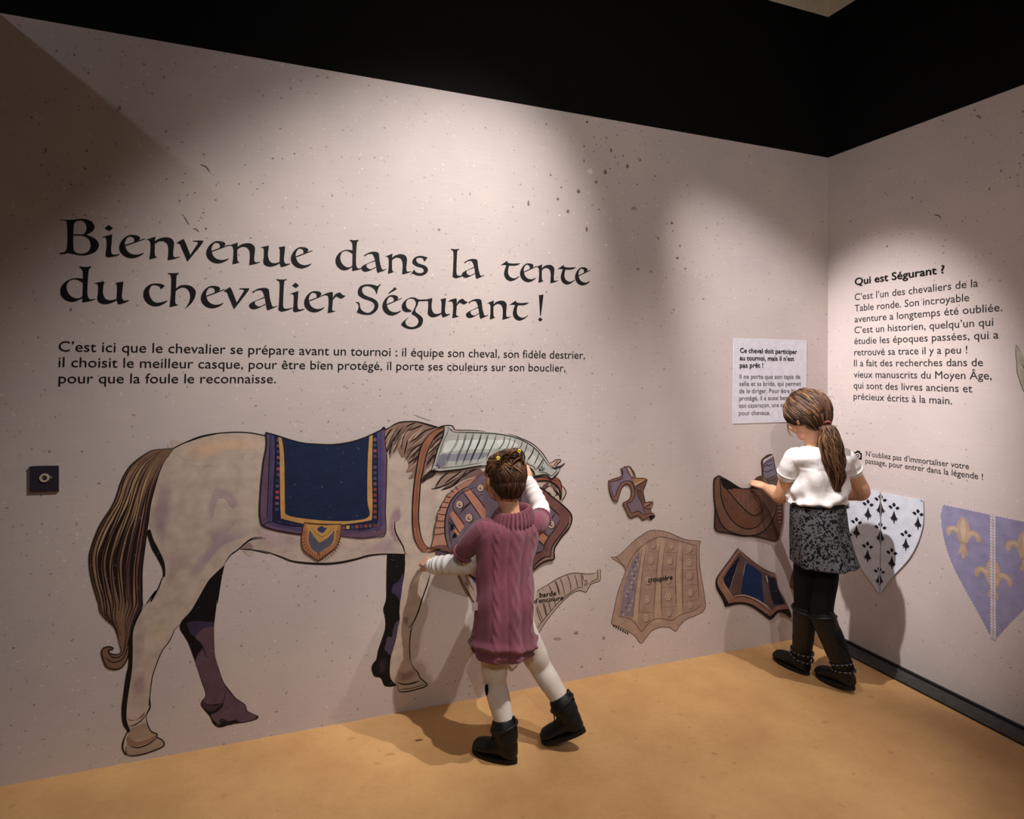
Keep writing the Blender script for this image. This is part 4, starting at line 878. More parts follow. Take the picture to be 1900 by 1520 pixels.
for x_, y_, r_ in ((447,690,19),(430,800,22),(408,950,24),(400,1090,24),(392,1228,24),(580,693,20),(570,800,22),(560,945,22),(558,1070,24),(565,1190,20),(718,713,20),(714,815,22),(718,915,22),(722,1040,22),(724,1135,19)):
    a.poly(H13z(*[(x_+3+r_*cos(t*pi/5), y_+4+r_*1.3*sin(t*pi/5)) for t in range(10)]), '6b5146', 1.3)
    a.poly(H13z(*[(x_+r_*.92*cos(t*pi/5), y_+r_*1.2*sin(t*pi/5)) for t in range(10)]), 'b39c88', 1.6)
    a.outline(H13z(*[(x_+r_*.5*cos(t*pi/4), y_+r_*.7*sin(t*pi/4)) for t in range(8)]), 0.8, '6b5146', 2)
rr = random.Random(9)
for k in range(26):
    t = k/25; y_ = 780+t*420; x_ = 335-t*80+rr.uniform(-38, 20)*(0.4+t)
    a.poly(H13z((x_-9,y_),(x_,y_-11),(x_+9,y_),(x_,y_+11)), 'a8928a' if k % 2 else '6b6070', 1.3)
for k in range(7): a.poly(H13z((150+k*17,1278+k*9),(160+k*17,1280+k*9),(158+k*17,1296+k*9),(150+k*17,1290+k*9)), '2a1c18', 1.8)
a.build('artwork', co)
text_line("croupière", 'L', H13z((408,962))[0], H13z((588,940))[0], 9.4, 0.02, parent=co, name='word', lift=0.0026)

# helmet piece (chanfrein)
H10z = Zoom(1120,850,12.67)
ol = H10z((105,530,1),(250,475),(380,435),(430,405,1),(415,330),(395,240,1),(450,225),(480,195,1),(600,195,1),(660,270),(710,350),(745,465,1),(830,465),(930,465),(1000,490,1),(995,560),(940,700),(915,790),(940,900),(975,1035,1),(1140,1028,1),(1120,1100),(1085,1200),(1110,1290,1),(1170,1295),(1205,1360),(1150,1410),(1090,1450),(1000,1420),(910,1445,1),(860,1390),(790,1350),(700,1370),(600,1400,1),(540,1290),(440,1065,1),(540,1000),(600,950),(635,870),(635,760),(600,670),(530,615),(470,640),(410,700),(370,830),(340,950),(320,1015,1),(280,1025),(220,980),(160,870),(115,740))
hp, a = piece('face_armour_piece', 'small mauve and brown horse face armour cut-out, top row beside the horse', 'armour piece', 'L', ol, '6b4b41', 0.004, lift=0.0006)
ghost = Art('L', 0.0004)
a.poly(ol, '7d5a4c', 0)
a.poly(H10z((150,570,1),(280,535),(400,490),(440,440,1),(430,330),(420,250,1),(500,235),(560,330),(620,440),(640,540,1),(520,535),(400,590),(330,700),(270,860),(245,910,1),(200,850),(165,730)), '776a78', 0.6)
a.poly(H10z((540,1075,1),(620,1030),(700,950),(740,850),(735,740),(790,860),(850,1000),(920,1180),(950,1290,1),(890,1310),(820,1250),(740,1260),(640,1295,1),(580,1190)), '75636e', 0.6)
a.poly(H10z((670,480,1),(900,475,1),(990,500,1),(720,650,1)), 'a37a5c', 0.8); a.poly(H10z((700,600,1),(960,510,1),(725,655,1)), 'b99a7a', 1.0)
a.poly(H10z((730,670,1),(990,530,1),(940,700),(900,800,1),(800,750)), '6a4c40', 0.8); a.poly(H10z((760,740,1),(900,800,1),(970,1035,1),(930,1150,1),(850,960)), '5f463e', 0.8)
a.poly(H10z((545,240),(610,240),(700,440,1),(640,430,1)), 'b09684', 0.8)
a.poly(H10z((940,1070,1),(1120,1040,1),(1010,1110,1),(945,1160,1)), '9a6a58', 0.9)
a.poly(H10z((1040,1370),(1120,1340),(1190,1370),(1150,1410),(1090,1450),(1060,1400)), '17100f', 1)
for p in ([(105,530),(250,475),(380,435),(430,405),(415,330),(395,240)],[(450,215),(520,200),(600,198),(660,270),(710,350),(740,450)],[(105,530),(108,640),(125,760),(180,920),(240,1000),(310,1015),(340,930),(380,800),(420,690),(480,620),(530,605),(600,640),(635,740),(635,860),(600,950),(540,1010),(440,1060),(500,1200),(600,1390),(700,1370),(790,1345),(860,1390),(910,1445),(1000,1400),(1110,1350),(1170,1350)],[(150,560),(160,700),(200,850),(245,910),(280,830),(330,700),(400,590),(500,535),(620,545),(680,620),(715,760),(715,900),(640,1020),(540,1070),(590,1200),(640,1290),(740,1260),(800,1240),(870,1290),(920,1330),(1040,1300),(1170,1295)],[(150,560),(300,525),(400,485),(440,440)],[(660,470),(830,468),(1000,495),(980,600),(915,790)],[(720,660),(850,600),(990,510)],[(660,560),(700,660),(730,720),(870,790)],[(915,790),(940,920),(970,1040)],[(750,760),(830,950),(920,1170),(950,1280)],[(520,250),(580,360),(650,450)],[(600,200),(650,300),(690,420)],[(930,1045),(1140,1030),(1090,1190),(940,1170)],[(940,1160),(1020,1110),(1130,1040)],[(1085,1200),(1110,1290)],[(430,250),(440,330),(435,400)]):
    a.line(H10z(*p), 1.2, '2a1714', 2, taper=(.7,.7))
a.build('artwork', hp)
for p in ([(125,780),(180,960),(250,1070),(325,1080)],[(420,710),(480,660),(560,670)],[(600,1400),(650,1430),(780,1390),(850,1420),(910,1475),(1030,1435)]):
    ghost = Art('L', 0.0004); ghost.line(H10z(*p), 1.2, '8a6f64', 0); ghost.build('placement_line', hp)

# saddle
H11z = Zoom(1310,830,8.444)
ol = H11z((110,520),(150,465),(190,445),(230,460,1),(350,530),(520,630),(600,645),(680,640),(720,560,1),(790,470),(870,440,1),(865,330),(860,210),(930,135),(1000,105),(1040,120,1),(1060,250),(1095,405,1),(1160,410),(1250,500),(1200,850),(1195,1100),(1170,1250),(1130,1420),(1080,1468),(1020,1462),(900,1425),(700,1385),(560,1385),(350,1345),(180,1315),(125,1255),(125,1130),(130,950),(110,760))
sd, a = piece('saddle_piece', 'dark brown leather saddle cut-out under the older girl’s hand', 'saddle', 'L', ol, '3a2820', 0.005, lift=0.0006)
a.poly(ol, '53392e', 0)
a.poly(H11z((215,470,1),(340,530),(520,635),(400,640),(300,640,1),(240,570)), '0d0a09', 1)
a.poly(H11z((680,640,1),(720,560),(780,500,1),(900,620),(780,650,1)), '100c0b', 1)
a.poly(H11z((150,470),(205,480),(210,700),(240,860),(330,1060),(450,1190),(600,1265),(740,1250),(840,1180),(930,1100),(1040,1020),(1080,850),(1090,900),(1060,1060),(980,1220),(880,1310),(720,1370),(560,1375),(400,1340),(280,1260),(200,1120),(140,900),(120,650)), '6b4c3c', 0.8)
a.poly(H11z((225,560),(300,660),(480,870),(620,990),(730,1060),(830,1030),(900,950),(930,1060),(850,1170),(740,1250),(620,1265),(480,1210),(350,1080),(250,880),(220,720)), '62402f', 1.0)
a.poly(H11z((240,560),(320,640,1),(420,650),(680,650),(840,680),(860,760),(870,900),(840,1000),(740,1050),(640,1000),(480,870),(350,730)), '6d4838', 1.1)
a.poly(H11z((880,460),(1100,420,1),(1160,420),(1130,560),(1050,680),(950,600)), '6f5d58', 1)
a.poly(H11z((880,215),(950,160),(1030,130,1),(1050,260),(1090,420,1),(960,470),(885,440,1)), '716876', 1)
a.poly(H11z((885,215),(900,190),(1030,120),(1030,140),(920,210),(885,270)), 'c0b3aa', 1.4)
rr = random.Random(2)
for row in range(13):      # woven basket texture of the seat and of the lower corners
    for k in range(15):
        x_ = 350+k*38+(row % 2)*19; y_ = 670+row*30
        if y_ > 700+ (x_-330)*0.85 and x_ < 700: continue
        if x_ > 860 or (y_-860)**2/160**2+(x_-700)**2/210**2 > 1.0 and x_ > 500 and y_ > 800: continue
        d_ = 11
        if (row+k) % 2: a.line(H11z((x_-d_,y_-d_*.7),(x_+d_,y_+d_*.7)), 0.9, '2a1710', 1.8, smooth=False)
        else: a.line(H11z((x_-d_,y_+d_*.7),(x_+d_,y_-d_*.7)), 0.9, '9a745f', 1.8, smooth=False)
for k in range(60):
    x_ = rr.uniform(800, 1150); y_ = rr.uniform(1060, 1420)
    if (x_-560)**2/560**2+(y_-860)**2/530**2 < 1.0 or x_ > 1210-0.25*(y_-1000): continue
    a.line(H11z((x_-12,y_-8*(-1)**k),(x_+12,y_+8*(-1)**k)), 0.9, '2a1710' if k % 3 else '7d5545', 1.8, smooth=False)
for k in range(12):
    x_ = rr.uniform(140, 220); y_ = rr.uniform(1100, 1290)
    a.line(H11z((x_-10,y_-8),(x_+10,y_+8)), 0.8, '2a1710', 1.8, smooth=False)
for k in range(6):
    y_ = 870+k*55
    a.poly(H11z((1105,y_),(1165,y_),(1163,y_+40),(1100,y_+40)), '7a5146', 1.6, smooth=False); a.outline(H11z((1105,y_),(1165,y_),(1163,y_+40),(1100,y_+40)), 0.8, '2a1710', 1.9, smooth=False)
for p in ([(205,470),(210,600),(230,800),(290,980),(400,1150),(540,1250),(660,1275),(780,1240),(880,1140),(900,1110)],[(215,500),(300,640),(440,810),(560,940),(680,1045),(760,1065),(840,1030),(880,980)],[(140,960),(200,1150),(300,1280),(450,1350),(620,1385),(760,1370),(900,1300),(1000,1180),(1070,1020),(1085,900)],[(230,460),(350,530),(520,635),(600,645),(680,640),(720,560)],[(110,520),(150,465),(190,445),(230,460)],[(110,520),(110,760),(130,950),(125,1130),(125,1255),(180,1315),(350,1345),(560,1385),(700,1385),(900,1425),(1020,1462),(1080,1468),(1130,1420)],[(230,540),(280,630),(400,650)]):
    a.line(H11z(*p), 1.9, '120a08', 2.2, taper=(.6,.6))
for p in ([(885,270),(940,230),(1030,190)],[(885,310),(950,270),(960,290),(1040,250)],[(880,370),(950,380),(1050,330)],[(890,470),(950,500),(1090,430)],[(930,520),(1000,520),(1100,470)],[(870,210),(885,300),(875,440)],[(1030,130),(1060,280),(1090,410)],[(930,500),(1010,600),(1060,590)],[(870,205),(930,140),(1000,108),(1040,120)]):
    a.line(H11z(*p), 1.3, '332a2c', 2.2)
a.build('artwork', sd)

# blue flank armour
H12z = Zoom(1310,1000,9.5)
ol = H12z((555,165,1),(600,210,1),(720,310),(870,430),(1040,540),(1210,610,1),(1260,850),(1350,1020),(1450,1230,1),(1490,1340),(1470,1390,1),(1400,1330),(1300,1290),(1230,1320),(1170,1390),(1110,1425,1),(950,1300),(800,1200),(660,1150),(520,1150),(400,1180),(330,1190,1),(280,1060),(200,920),(168,830),(170,720),(230,610),(400,380))
fk, a = piece('flank_armour_piece', 'cut-out of flank armour with three dark blue panels, below the saddle', 'armour piece', 'L', ol, '2a1a18', 0.005, lift=0.0006)
a.poly(ol, '1c1412', 0)
a.poly(H12z((555,175,1),(600,215,1),(720,320),(870,440),(1040,550),(1210,620,1),(1240,800),(1340,1020),(1440,1230,1),(1340,1235),(1230,1260),(1120,1360,1),(960,1250),(800,1150),(650,1110),(500,1110),(385,1130,1),(300,980),(200,820),(195,700),(300,520)), '8c6757', 0.6)
a.poly(H12z((570,230,1),(640,300),(800,420),(1000,570),(1200,660,1),(1250,850),(1350,1050,1),(1390,1150,1),(1250,1170),(1130,1260,1),(950,1110),(800,1040),(640,1000),(480,1010),(455,1030,1),(370,900),(290,760),(280,680),(400,480)), '5c4541', 0.9)
a.poly(H12z((560,310,1),(570,380),(500,620),(395,880,1),(320,790),(300,700),(350,600),(460,440)), '0e1226', 1.3)
a.poly(H12z((700,420,1),(840,500),(960,600,1),(975,800),(1010,1135,1),(860,1040),(600,975,1),(620,800),(660,560)), '15284e', 1.3)
a.poly(H12z((1065,650,1),(1210,690,1),(1250,870),(1380,1150,1),(1185,1150,1),(1120,960)), '15182c', 1.3)
for p, c_, w_ in (([(690,400),(665,480),(640,650)],'9c8a84',1.2),([(1045,640),(1060,700),(1075,760)],'b8a8a0',2.2),([(560,390),(500,580),(400,880)],'8a7a78',1.2),([(480,1005),(640,985),(800,1030),(960,1110),(1130,1245)],'c0a494',1.8),([(285,700),(310,800),(400,930),(460,1030)],'a88c7c',1.4),([(965,600),(980,800),(1000,1000),(1015,1130)],'54424a',1.2),([(600,200),(720,300),(870,415),(1040,530),(1190,590)],'b8a492',1.2),([(555,165),(400,380),(230,610),(170,720)],'4a2e28',1.3),([(600,225),(720,335),(870,455),(1040,565),(1190,610)],'241414',1.1),([(480,1030),(640,1010),(800,1060),(960,1160),(1110,1280)],'3a2420',1.3),([(460,1040),(390,1120)],'5a3c34',1.2),([(1135,1265),(1115,1350)],'5a3c34',1.2)):
    a.line(H12z(*p), w_, c_, 2, taper=(.5,.5))
a.build('artwork', fk)
# flap of another piece just behind the older girl's thigh
a = Art('L')
a.poly(H12z((1540,530,1),(1625,520,1),(1625,900,1),(1560,880),(1485,850,1),(1500,700)), '8a5f50', 0); a.line(H12z((1540,540),(1500,700),(1488,850),(1560,880),(1620,890)), 1.2, '2a1714', 1)
tag(a.build('printed_flap', None), 'small brown printed flap peeking out left of the older girl’s knee', 'drawing')

# wall socket
sk = empty('audio_socket', (LW(83,911)[0], 0, LW(83,911)[1]), 'dark square audio guide plate with a pale ring, left of the horse’s tail', 'wall plate')
plate('face_plate', 'L', [(57,868,1),(60,865),(109.5,864,1),(109.5,906),(106,910),(57,911.5,1)], 0.008, '2e2530', sk)
def ring(name, wall, cx_, cy_, r0, r1, off, th, col, parent):
    W = LW if wall == 'L' else RW
    u, v = W(cx_, cy_); u2, _ = W(cx_+r0, cy_); R0 = abs(u2-u); R1 = R0*r1/r0
    bm = bmesh.new(); n = 28; V = []
    P = lambda a_, b_, o: (a_, -o, b_) if wall == 'L' else (-o, -a_, b_)
    for i in range(n):
        t = 2*pi*i/n
        V.append([bm.verts.new(P(u+r*cos(t), v+r*sin(t), o)) for r, o in ((R0, off), (R0*0.97, off+th), (R1, off+th), (R1, off))])
    for i in range(n):
        A_, B_ = V[i], V[(i+1) % n]
        for k in range(3): bm.faces.new((A_[k], B_[k], B_[k+1], A_[k+1]))
    bmesh.ops.recalc_face_normals(bm, faces=bm.faces)
    return link(name, mesh_of(bm), simple('ring_'+col, col, 0.4, 0.5), parent)
ring('ring', 'L', 84.2, 886, 9.6, 5.2, 0.008, 0.003, 'b8a892', sk)
a = Art('L', 0.0085)
a.poly([(84.2+5.5*cos(t*pi/5), 886+5*sin(t*pi/5)) for t in range(10)], '5b4c40', 0); a.poly([(84.5+2.2*cos(t*pi/4), 889+2.2*sin(t*pi/4)) for t in range(8)], '0a0808', 1)
a.poly([(96.6+1.8*cos(t*pi/4), 885+2.4*sin(t*pi/4)) for t in range(8)], '8a8078', 1)
a.build('jack_hole', sk)

# ================================================================== RIGHT WALL
q = empty('knight_paragraph', (0, -RW(1586,750)[0], RW(1586,750)[1]), 'long grey paragraph under a bold question on the right wall', 'lettering')
Z6 = Zoom(1560,480,5.0667)
text_line("Qui est Ségurant ?", 'R', Z6((135,250))[0], Z6((975,135))[0], 13.2, 0.03, parent=q)
DG = simple('dark_grey_lettering_ink', '2c292b', 0.7, 0.2, 0.05)
for t, l, r in (("C’est l’un des chevaliers de la",(132,392),(1292,262)),("Table ronde. Son incroyable",(132,497),(1208,398)),("aventure a longtemps été oubliée.",(132,600),(1520,492)),("C’est un historien, quelqu’un qui",(130,702),(1435,630)),("étudie les époques passées, qui a",(128,805),(1485,750)),("retrouvé sa trace il y a peu !",(128,910),(1190,890)),("Il a fait des recherches dans de",(126,1012),(1338,1010)),("vieux manuscrits du Moyen Âge,",(124,1118),(1420,1135)),("qui sont des livres anciens et",(122,1220),(1237,1257)),("précieux écrits à la main.",(122,1322),(1047,1370))):
    text_line(t, 'R', Z6(l)[0], Z6(r)[0], 12.4, parent=q, m=DG)
q = empty('photo_notice', (0, -RW(1600,870)[0], RW(1600,870)[1]), 'two-line notice with a black camera symbol above the shields', 'lettering')
text_line("N’oubliez pas d’immortaliser votre", 'R', (1607,846.5), (1798,871), 10, parent=q, m=DG)
text_line("passage, pour entrer dans la légende !", 'R', (1606,859.5), (1824,890.5), 10, parent=q, m=DG)
a = Art('R', 0.001)
a.poly([(1583.5,838.5,1),(1588,839,1),(1590,836,1),(1596,837,1),(1597,840.5,1),(1599.5,841,1),(1599,853.5,1),(1584,851,1)], '141214', 0, smooth=False)
a.poly([(1591.5+5.2*cos(t*pi/6), 846+5.2*sin(t*pi/6)) for t in range(12)], 'd8cfd0', 0.6); a.poly([(1591.5+3.6*cos(t*pi/6), 846+3.6*sin(t*pi/6)) for t in range(12)], '141214', 1.1); a.poly([(1591.5+1.7*cos(t*pi/6), 846+1.7*sin(t*pi/6)) for t in range(12)], 'b9b0b2', 1.6)
a.build('camera_symbol', q, INKF)

Z7 = Zoom(1540,860,4.2222)
# ermine shield: a printed place outline with two white magnetic halves
sh = empty('shield_outline', (0, -RW(1636,1090)[0], RW(1636,1090)[1]), 'dashed stitched outline printed around the white ermine shield', 'drawing')
a = Art('R')
def dashes(art, pts, w_, col, layer, dash=0.012, n=8):
    p = cr(pts, False, n); uv = [RW(*x) for x in p]
    acc = 0.0; cur = []
    for i in range(1, len(p)):
        d = math.hypot(uv[i][0]-uv[i-1][0], uv[i][1]-uv[i-1][1])
        k = max(1, int(d/0.003))
        for j in range(k):
            t = j/k; acc += d/k
            pt = (p[i-1][0]+(p[i][0]-p[i-1][0])*t, p[i-1][1]+(p[i][1]-p[i-1][1])*t)
            if (acc/dash) % 1.0 < 0.6: cur.append(pt)
            else:
                if len(cur) > 1: art.line([cur[0], cur[-1]], w_, col, layer, smooth=False, taper=(1, 1))
                cur = []
dashes(a, Z7((745,295),(748,400),(740,500),(700,630),(630,760),(520,885),(440,990),(400,1040)), 1.3, 'ddd2cf', 0.5)
dashes(a, Z7((70,160),(85,300),(120,520),(180,690),(280,860),(400,1040)), 1.3, 'ddd2cf', 0.5)
a.build('stitching', sh)
def ermine(art, x_, y_, k=1.0, layer=0.5, half=0):
    P = lambda pts: Z7(*[(x_+p[0]*k, y_+p[1]*k+0.18*p[0]*k)+tuple(p[2:]) for p in pts])
    c_ = '1f1b26'
    if half <= 0: art.poly(P([(-46,-8,1),(-28,-18),(-10,-4,1),(-24,10)]), c_, layer)
    if half >= 0: art.poly(P([(46,-8,1),(28,-18),(10,-4,1),(24,10)]), c_, layer)
    hx0, hx1 = (-14 if half <= 0 else 3), (14 if half >= 0 else -3)
    art.poly(P([(0,-46,1),(hx1,-26),(0,-8,1),(hx0,-26)]), c_, layer)
    L_ = [(0,14,1),(-7,40),(-17,66),(-34,84,1),(-20,84,1),(-22,102,1),(-9,92,1),(0,128,1)]
    R_ = [(0,14,1),(7,40),(17,66),(34,84,1),(20,84,1),(22,102,1),(9,92,1),(0,128,1)]
    if half <= 0: art.poly(P(L_), c_, layer)
    if half >= 0: art.poly(P(R_), c_, layer)
hl = Z7((72,160,1),(230,190),(398,222,1),(402,500),(398,800),(394,1020,1),(330,930),(260,830),(180,690),(120,520),(85,300))
hr = Z7((412,225,1),(580,258),(738,290,1),(742,400),(733,500),(692,630),(620,755),(505,880),(440,960),(402,1020,1),(406,800),(410,500))
e1, a1 = piece('shield_half', 'white ermine half shield board, left half, behind the older girl’s skirt', 'shield', 'R', hl, 'c9cbd4', 0.004)
e2, a2 = piece('shield_half', 'white ermine half shield board, right half, lit brightly above the shadow', 'shield', 'R', hr, 'c9cbd4', 0.004)
for x_, y_ in ((135,255),(308,325),(218,465),(305,655),(140,560)): ermine(a1, x_, y_)
ermine(a1, 402, 288, half=-1); ermine(a1, 402, 505, half=-1); ermine(a1, 393, 850, 0.9, half=-1)
for x_, y_ in ((512,350),(605,565),(495,705)): ermine(a2, x_, y_)
ermine(a2, 700, 400)
ermine(a2, 412, 288, half=1); ermine(a2, 410, 505, half=1); ermine(a2, 404, 852, 0.85, half=1)
a2.poly(Z7((712,285,1),(732,290,1),(738,305,1)), '1f1b26', 0.5)
a1.build('ermine_spots', e1, INKF); a2.build('ermine_spots', e2, INKF)

# blue shield with gold lilies
bs = empty('lily_shield', (0, -RW(1840,1180)[0], RW(1840,1180)[1]), 'faded blue shield print with gold lilies and a dotted centre line', 'shield')
a = Art('R')
left = Z7((890,322,1),(868,400),(875,500),(900,620),(940,750),(1000,880),(1080,1030),(1160,1170),(1245,1330))
uvL = [RW(*p[:2]) for p in cr(left, False, 5)]
uc_top = RW(*Z7((1277,396))[0]); uc = uc_top[0]
mir = lambda u: 2*uc-u
uvR = [(mir(u), v) for u, v in uvL]
a.poly([p for p in uvL]+[(uc, uvL[-1][1]-0.02)]+uvR[::-1], '8983a0', 0, smooth=False, uvspace=True)
def pxR(u, v):
    """wall point -> photo pixel"""
    d = Vector((0, -u, v))-CAMP; w_ = d.dot(_f)
    return (PCX+FPX*d.dot(_r)/w_, PCY-FPX*d.dot(_u)/w_)
pl_ = [pxR(*q_) for q_ in uvL]; prr = [pxR(*q_) for q_ in uvR]
dashes(a, pl_, 1.6, 'd0c8c8', 0.6, n=2); dashes(a, prr, 1.6, 'd0c8c8', 0.6, n=2)
dashes(a, [pl_[0], prr[0]], 1.6, 'd0c8c8', 0.6, n=2)
bw = 0.011
a.poly([(uc-bw, uc_top[1]), (uc+bw, uc_top[1]), (uc+bw, uvL[-1][1]-0.02), (uc-bw, uvL[-1][1]-0.02)], 'a9a0a6', 2.0, smooth=False, uvspace=True)
v_ = uc_top[1]-0.006
while v_ > uvL[-1][1]-0.01:
    for s_ in (-0.55, 0.55):
        a.poly([(uc+s_*bw+0.003*cos(t*pi/3), v_+0.004*sin(t*pi/3)) for t in range(6)], 'd6cbc6', 2.4, smooth=False, uvspace=True)
    v_ -= 0.012
def lily(u0, v0, k=1.0):
    g, gd, gl = 'b09580', '9d8371', 'bda58f'
    for sx_ in (-1, 1):
        a.poly([(u0+sx_*x*k, v0+y*k) for x, y in ((0.006,-0.005),(0.020,0.022),(0.040,0.032),(0.062,0.022),(0.070,0.000),(0.063,-0.016),(0.052,-0.010),(0.050,0.004),(0.038,0.008),(0.026,-0.006),(0.016,-0.030),(0.008,-0.030))], g, 1.0, uvspace=True)
        a.poly([(u0+sx_*x*k, v0+y*k) for x, y in ((0.004,-0.038),(0.012,-0.050),(0.020,-0.074),(0.014,-0.080),(0.006,-0.064),(0.002,-0.050))], g, 1.0, uvspace=True)
        a.poly([(u0+sx_*x*k, v0+y*k) for x, y in ((0.022,0.018),(0.040,0.026),(0.058,0.014),(0.056,0.010),(0.040,0.018),(0.026,0.010))], gl, 1.4, uvspace=True)
    a.poly([(u0+x*k, v0+y*k) for x, y in ((0,0.078),(0.018,0.060),(0.026,0.034),(0.016,0.004),(0.010,-0.030),(0.012,-0.060),(0.0,-0.100),(-0.012,-0.060),(-0.010,-0.030),(-0.016,0.004),(-0.026,0.034),(-0.018,0.060))], g, 1.2, uvspace=True)
    a.poly([(u0+x*k, v0+y*k) for x, y in ((0,0.066),(0.010,0.048),(0.010,0.020),(0,-0.03),(-0.010,0.020),(-0.010,0.048))], gl, 1.6, uvspace=True)
    a.poly([(u0+x*k, v0+y*k) for x, y in ((-0.020,-0.026),(0.020,-0.026),(0.020,-0.036),(-0.020,-0.036))], gd, 1.7, smooth=False, uvspace=True)
c1 = RW(*Z7((1045,565))[0]); lily(c1[0], c1[1]); lily(mir(c1[0]), c1[1])
c2 = RW(*Z7((1275,905))[0]); lily(uc, c2[1]+0.005, 1.02)
bs_o = a.build('printed_shield', bs)

# grey feather drawing cut by the picture edge
a = Art('R')
Z8 = Zoom(1840,560,7.6)
fo = Z8((345,608),(400,670),(440,760),(500,860),(600,1000),(700,1240),(640,1450),(560,1400),(456,1265),(385,1080),(358,980),(355,850),(340,740))
a.poly(fo, 'a39a88', 0); a.line(fo[5:]+fo[:1], 1.4, '4c4a40', 1); a.line(Z8((345,608),(390,672)), 1.2, '4c4a40', 1); a.line(Z8((430,870),(470,960),(560,1100)), 1.6, '4c4a40', 1)
for k in range(5): a.line(Z8((360+k*20,760+k*90),(420+k*30,840+k*90)), 0.8, '77705f', 1)
tag(a.build('feather_drawing', None), 'grey feather drawing at the right edge beside the long paragraph', 'drawing')

# ================================================================== FIGURES
V = Vector
def P1(px, py, y): return at(px, py, 1, y)
def cr3(pts, n):
    out = []; m = len(pts)
    for i in range(m-1):
        p1, p2 = pts[i], pts[i+1]; p0 = pts[i-1] if i else p1*2-p2; p3 = pts[i+2] if i+2 < m else p2*2-p1
        for k in range(n):
            t = k/n; t2 = t*t; t3 = t2*t
            out.append(0.5*((2*p1)+(-p0+p2)*t+(2*p0-5*p1+4*p2-p3)*t2+(-p0+3*p1-3*p2+p3)*t3))
    out.append(pts[-1].copy()); return out
def tube(bm, joints, seg=14, n=6, caps=True, wob=None, flat=None):
    """tapered limb through joints [(point, radius)], rounded ends; flat=(axis, k) squashes it"""
    pts = cr3([V(j[0]) for j in joints], n); R = []
    for i in range(len(joints)-1):
        for k in range(n):
            t = k/n; t = t*t*(3-2*t)
            R.append(joints[i][1]*(1-t)+joints[i+1][1]*t)
    R.append(joints[-1][1])
    m = len(pts); T = []
    for i in range(m):
        a = pts[max(0, i-1)]; b = pts[min(m-1, i+1)]; T.append((b-a).normalized())
    ref = V((0, 0, 1)) if abs(T[0].z) < 0.9 else V((1, 0, 0))
    X = (ref-T[0]*ref.dot(T[0])).normalized()
    rings = []
    def ring(c, t_, x_, r):
        y_ = t_.cross(x_)
        vs = []
        for k in range(seg):
            a = 2*pi*k/seg; rr_ = r
            o = x_*cos(a)*rr_+y_*sin(a)*rr_
            if flat: o -= flat[0]*o.dot(flat[0])*(1-flat[1])
            vs.append(bm.verts.new(c+o))
        rings.append(vs)
    frames = []
    for i in range(m):
        X = (X-T[i]*X.dot(T[i])).normalized(); frames.append(X.copy())
    if caps:
        for a in (80, 55, 28): ring(pts[0]-T[0]*R[0]*sin(radians(a)), T[0], frames[0], R[0]*cos(radians(a)))
    for i in range(m):
        r = R[i]*(1+(wob(i/(m-1)) if wob else 0)); ring(pts[i], T[i], frames[i], r)
    if caps:
        for a in (28, 55, 80): ring(pts[-1]+T[-1]*R[-1]*sin(radians(a)), T[-1], frames[-1], R[-1]*cos(radians(a)))
    for i in range(len(rings)-1):
        for k in range(seg):
            bm.faces.new((rings[i][k], rings[i][(k+1) % seg], rings[i+1][(k+1) % seg], rings[i+1][k]))
    bm.faces.new(rings[0][::-1]); bm.faces.new(rings[-1])
def ball(bm, c, r, M=None, u=16, v=12):
    """ellipsoid, r = (rx, ry, rz), M = rotation"""
    mat = Matrix.Translation(V(c)) @ (M.to_4x4() if M else Matrix.Identity(4)) @ Matrix.Diagonal((r[0], r[1], r[2], 1))
    bmesh.ops.create_uvsphere(bm, u_segments=u, v_segments=v, radius=1.0, matrix=mat)
def loft(bm, rings, seg=48, disp=None):
    """rings = [(centre, side vector*rx, front vector*ry)]"""
    R = []
    m = len(rings)
    for i, (c, sx_, fy_) in enumerate(rings):
        vs = []
        for k in range(seg):
            a = 2*pi*k/seg
            o = sx_*cos(a)+fy_*sin(a)
            if disp: o = o*(1+disp(a, i/(m-1)))
            vs.append(bm.verts.new(c+o))
        R.append(vs)
    for i in range(m-1):
        for k in range(seg): bm.faces.new((R[i][k], R[i][(k+1) % seg], R[i+1][(k+1) % seg], R[i+1][k]))
    bm.faces.new(R[0][::-1]); bm.faces.new(R[-1])
def interp_rings(rs, n):
    cs = cr3([r[0] for r in rs], n); s_ = cr3([r[1] for r in rs], n); f_ = cr3([r[2] for r in rs], n)
    return list(zip(cs, s_, f_))
def pxring(xl, xr, py, y, k, face):
    """horizontal body section whose visible edges fall at xl..xr in the photo, at depth y"""
    c = P1((xl+xr)/2, py, y); d = c-CAMP; w_ = d.dot(_f)
    vis = (xr-xl)/2*w_/FPX
    v2 = V((d.x, d.y, 0)).normalized(); f2 = V((face[0], face[1], 0)).normalized(); s2 = V((f2.y, -f2.x, 0))
    ct = abs(v2.dot(f2)); st = sqrt(max(0, 1-ct*ct))
    rx = vis/sqrt(ct*ct+(k*st)**2)
    return (c, s2*rx, f2*rx*k)
def vox(bm, size, it, name, m, parent, fac=0.5):
    bmesh.ops.recalc_face_normals(bm, faces=bm.faces)
    me = mesh_of(bm, name); o = bpy.data.objects.new('tmp', me); COL.objects.link(o)
    md_ = o.modifiers.new('r', 'REMESH'); md_.mode = 'VOXEL'; md_.voxel_size = size
    if it:
        sm = o.modifiers.new('s', 'SMOOTH'); sm.iterations = it; sm.factor = fac
    dg = bpy.context.evaluated_depsgraph_get(); dg.update()
    me2 = bpy.data.meshes.new_from_object(o.evaluated_get(dg)); me2.name = name
    bpy.data.objects.remove(o); me2.materials.clear()
    return link(name, me2, m, parent, smooth=True)
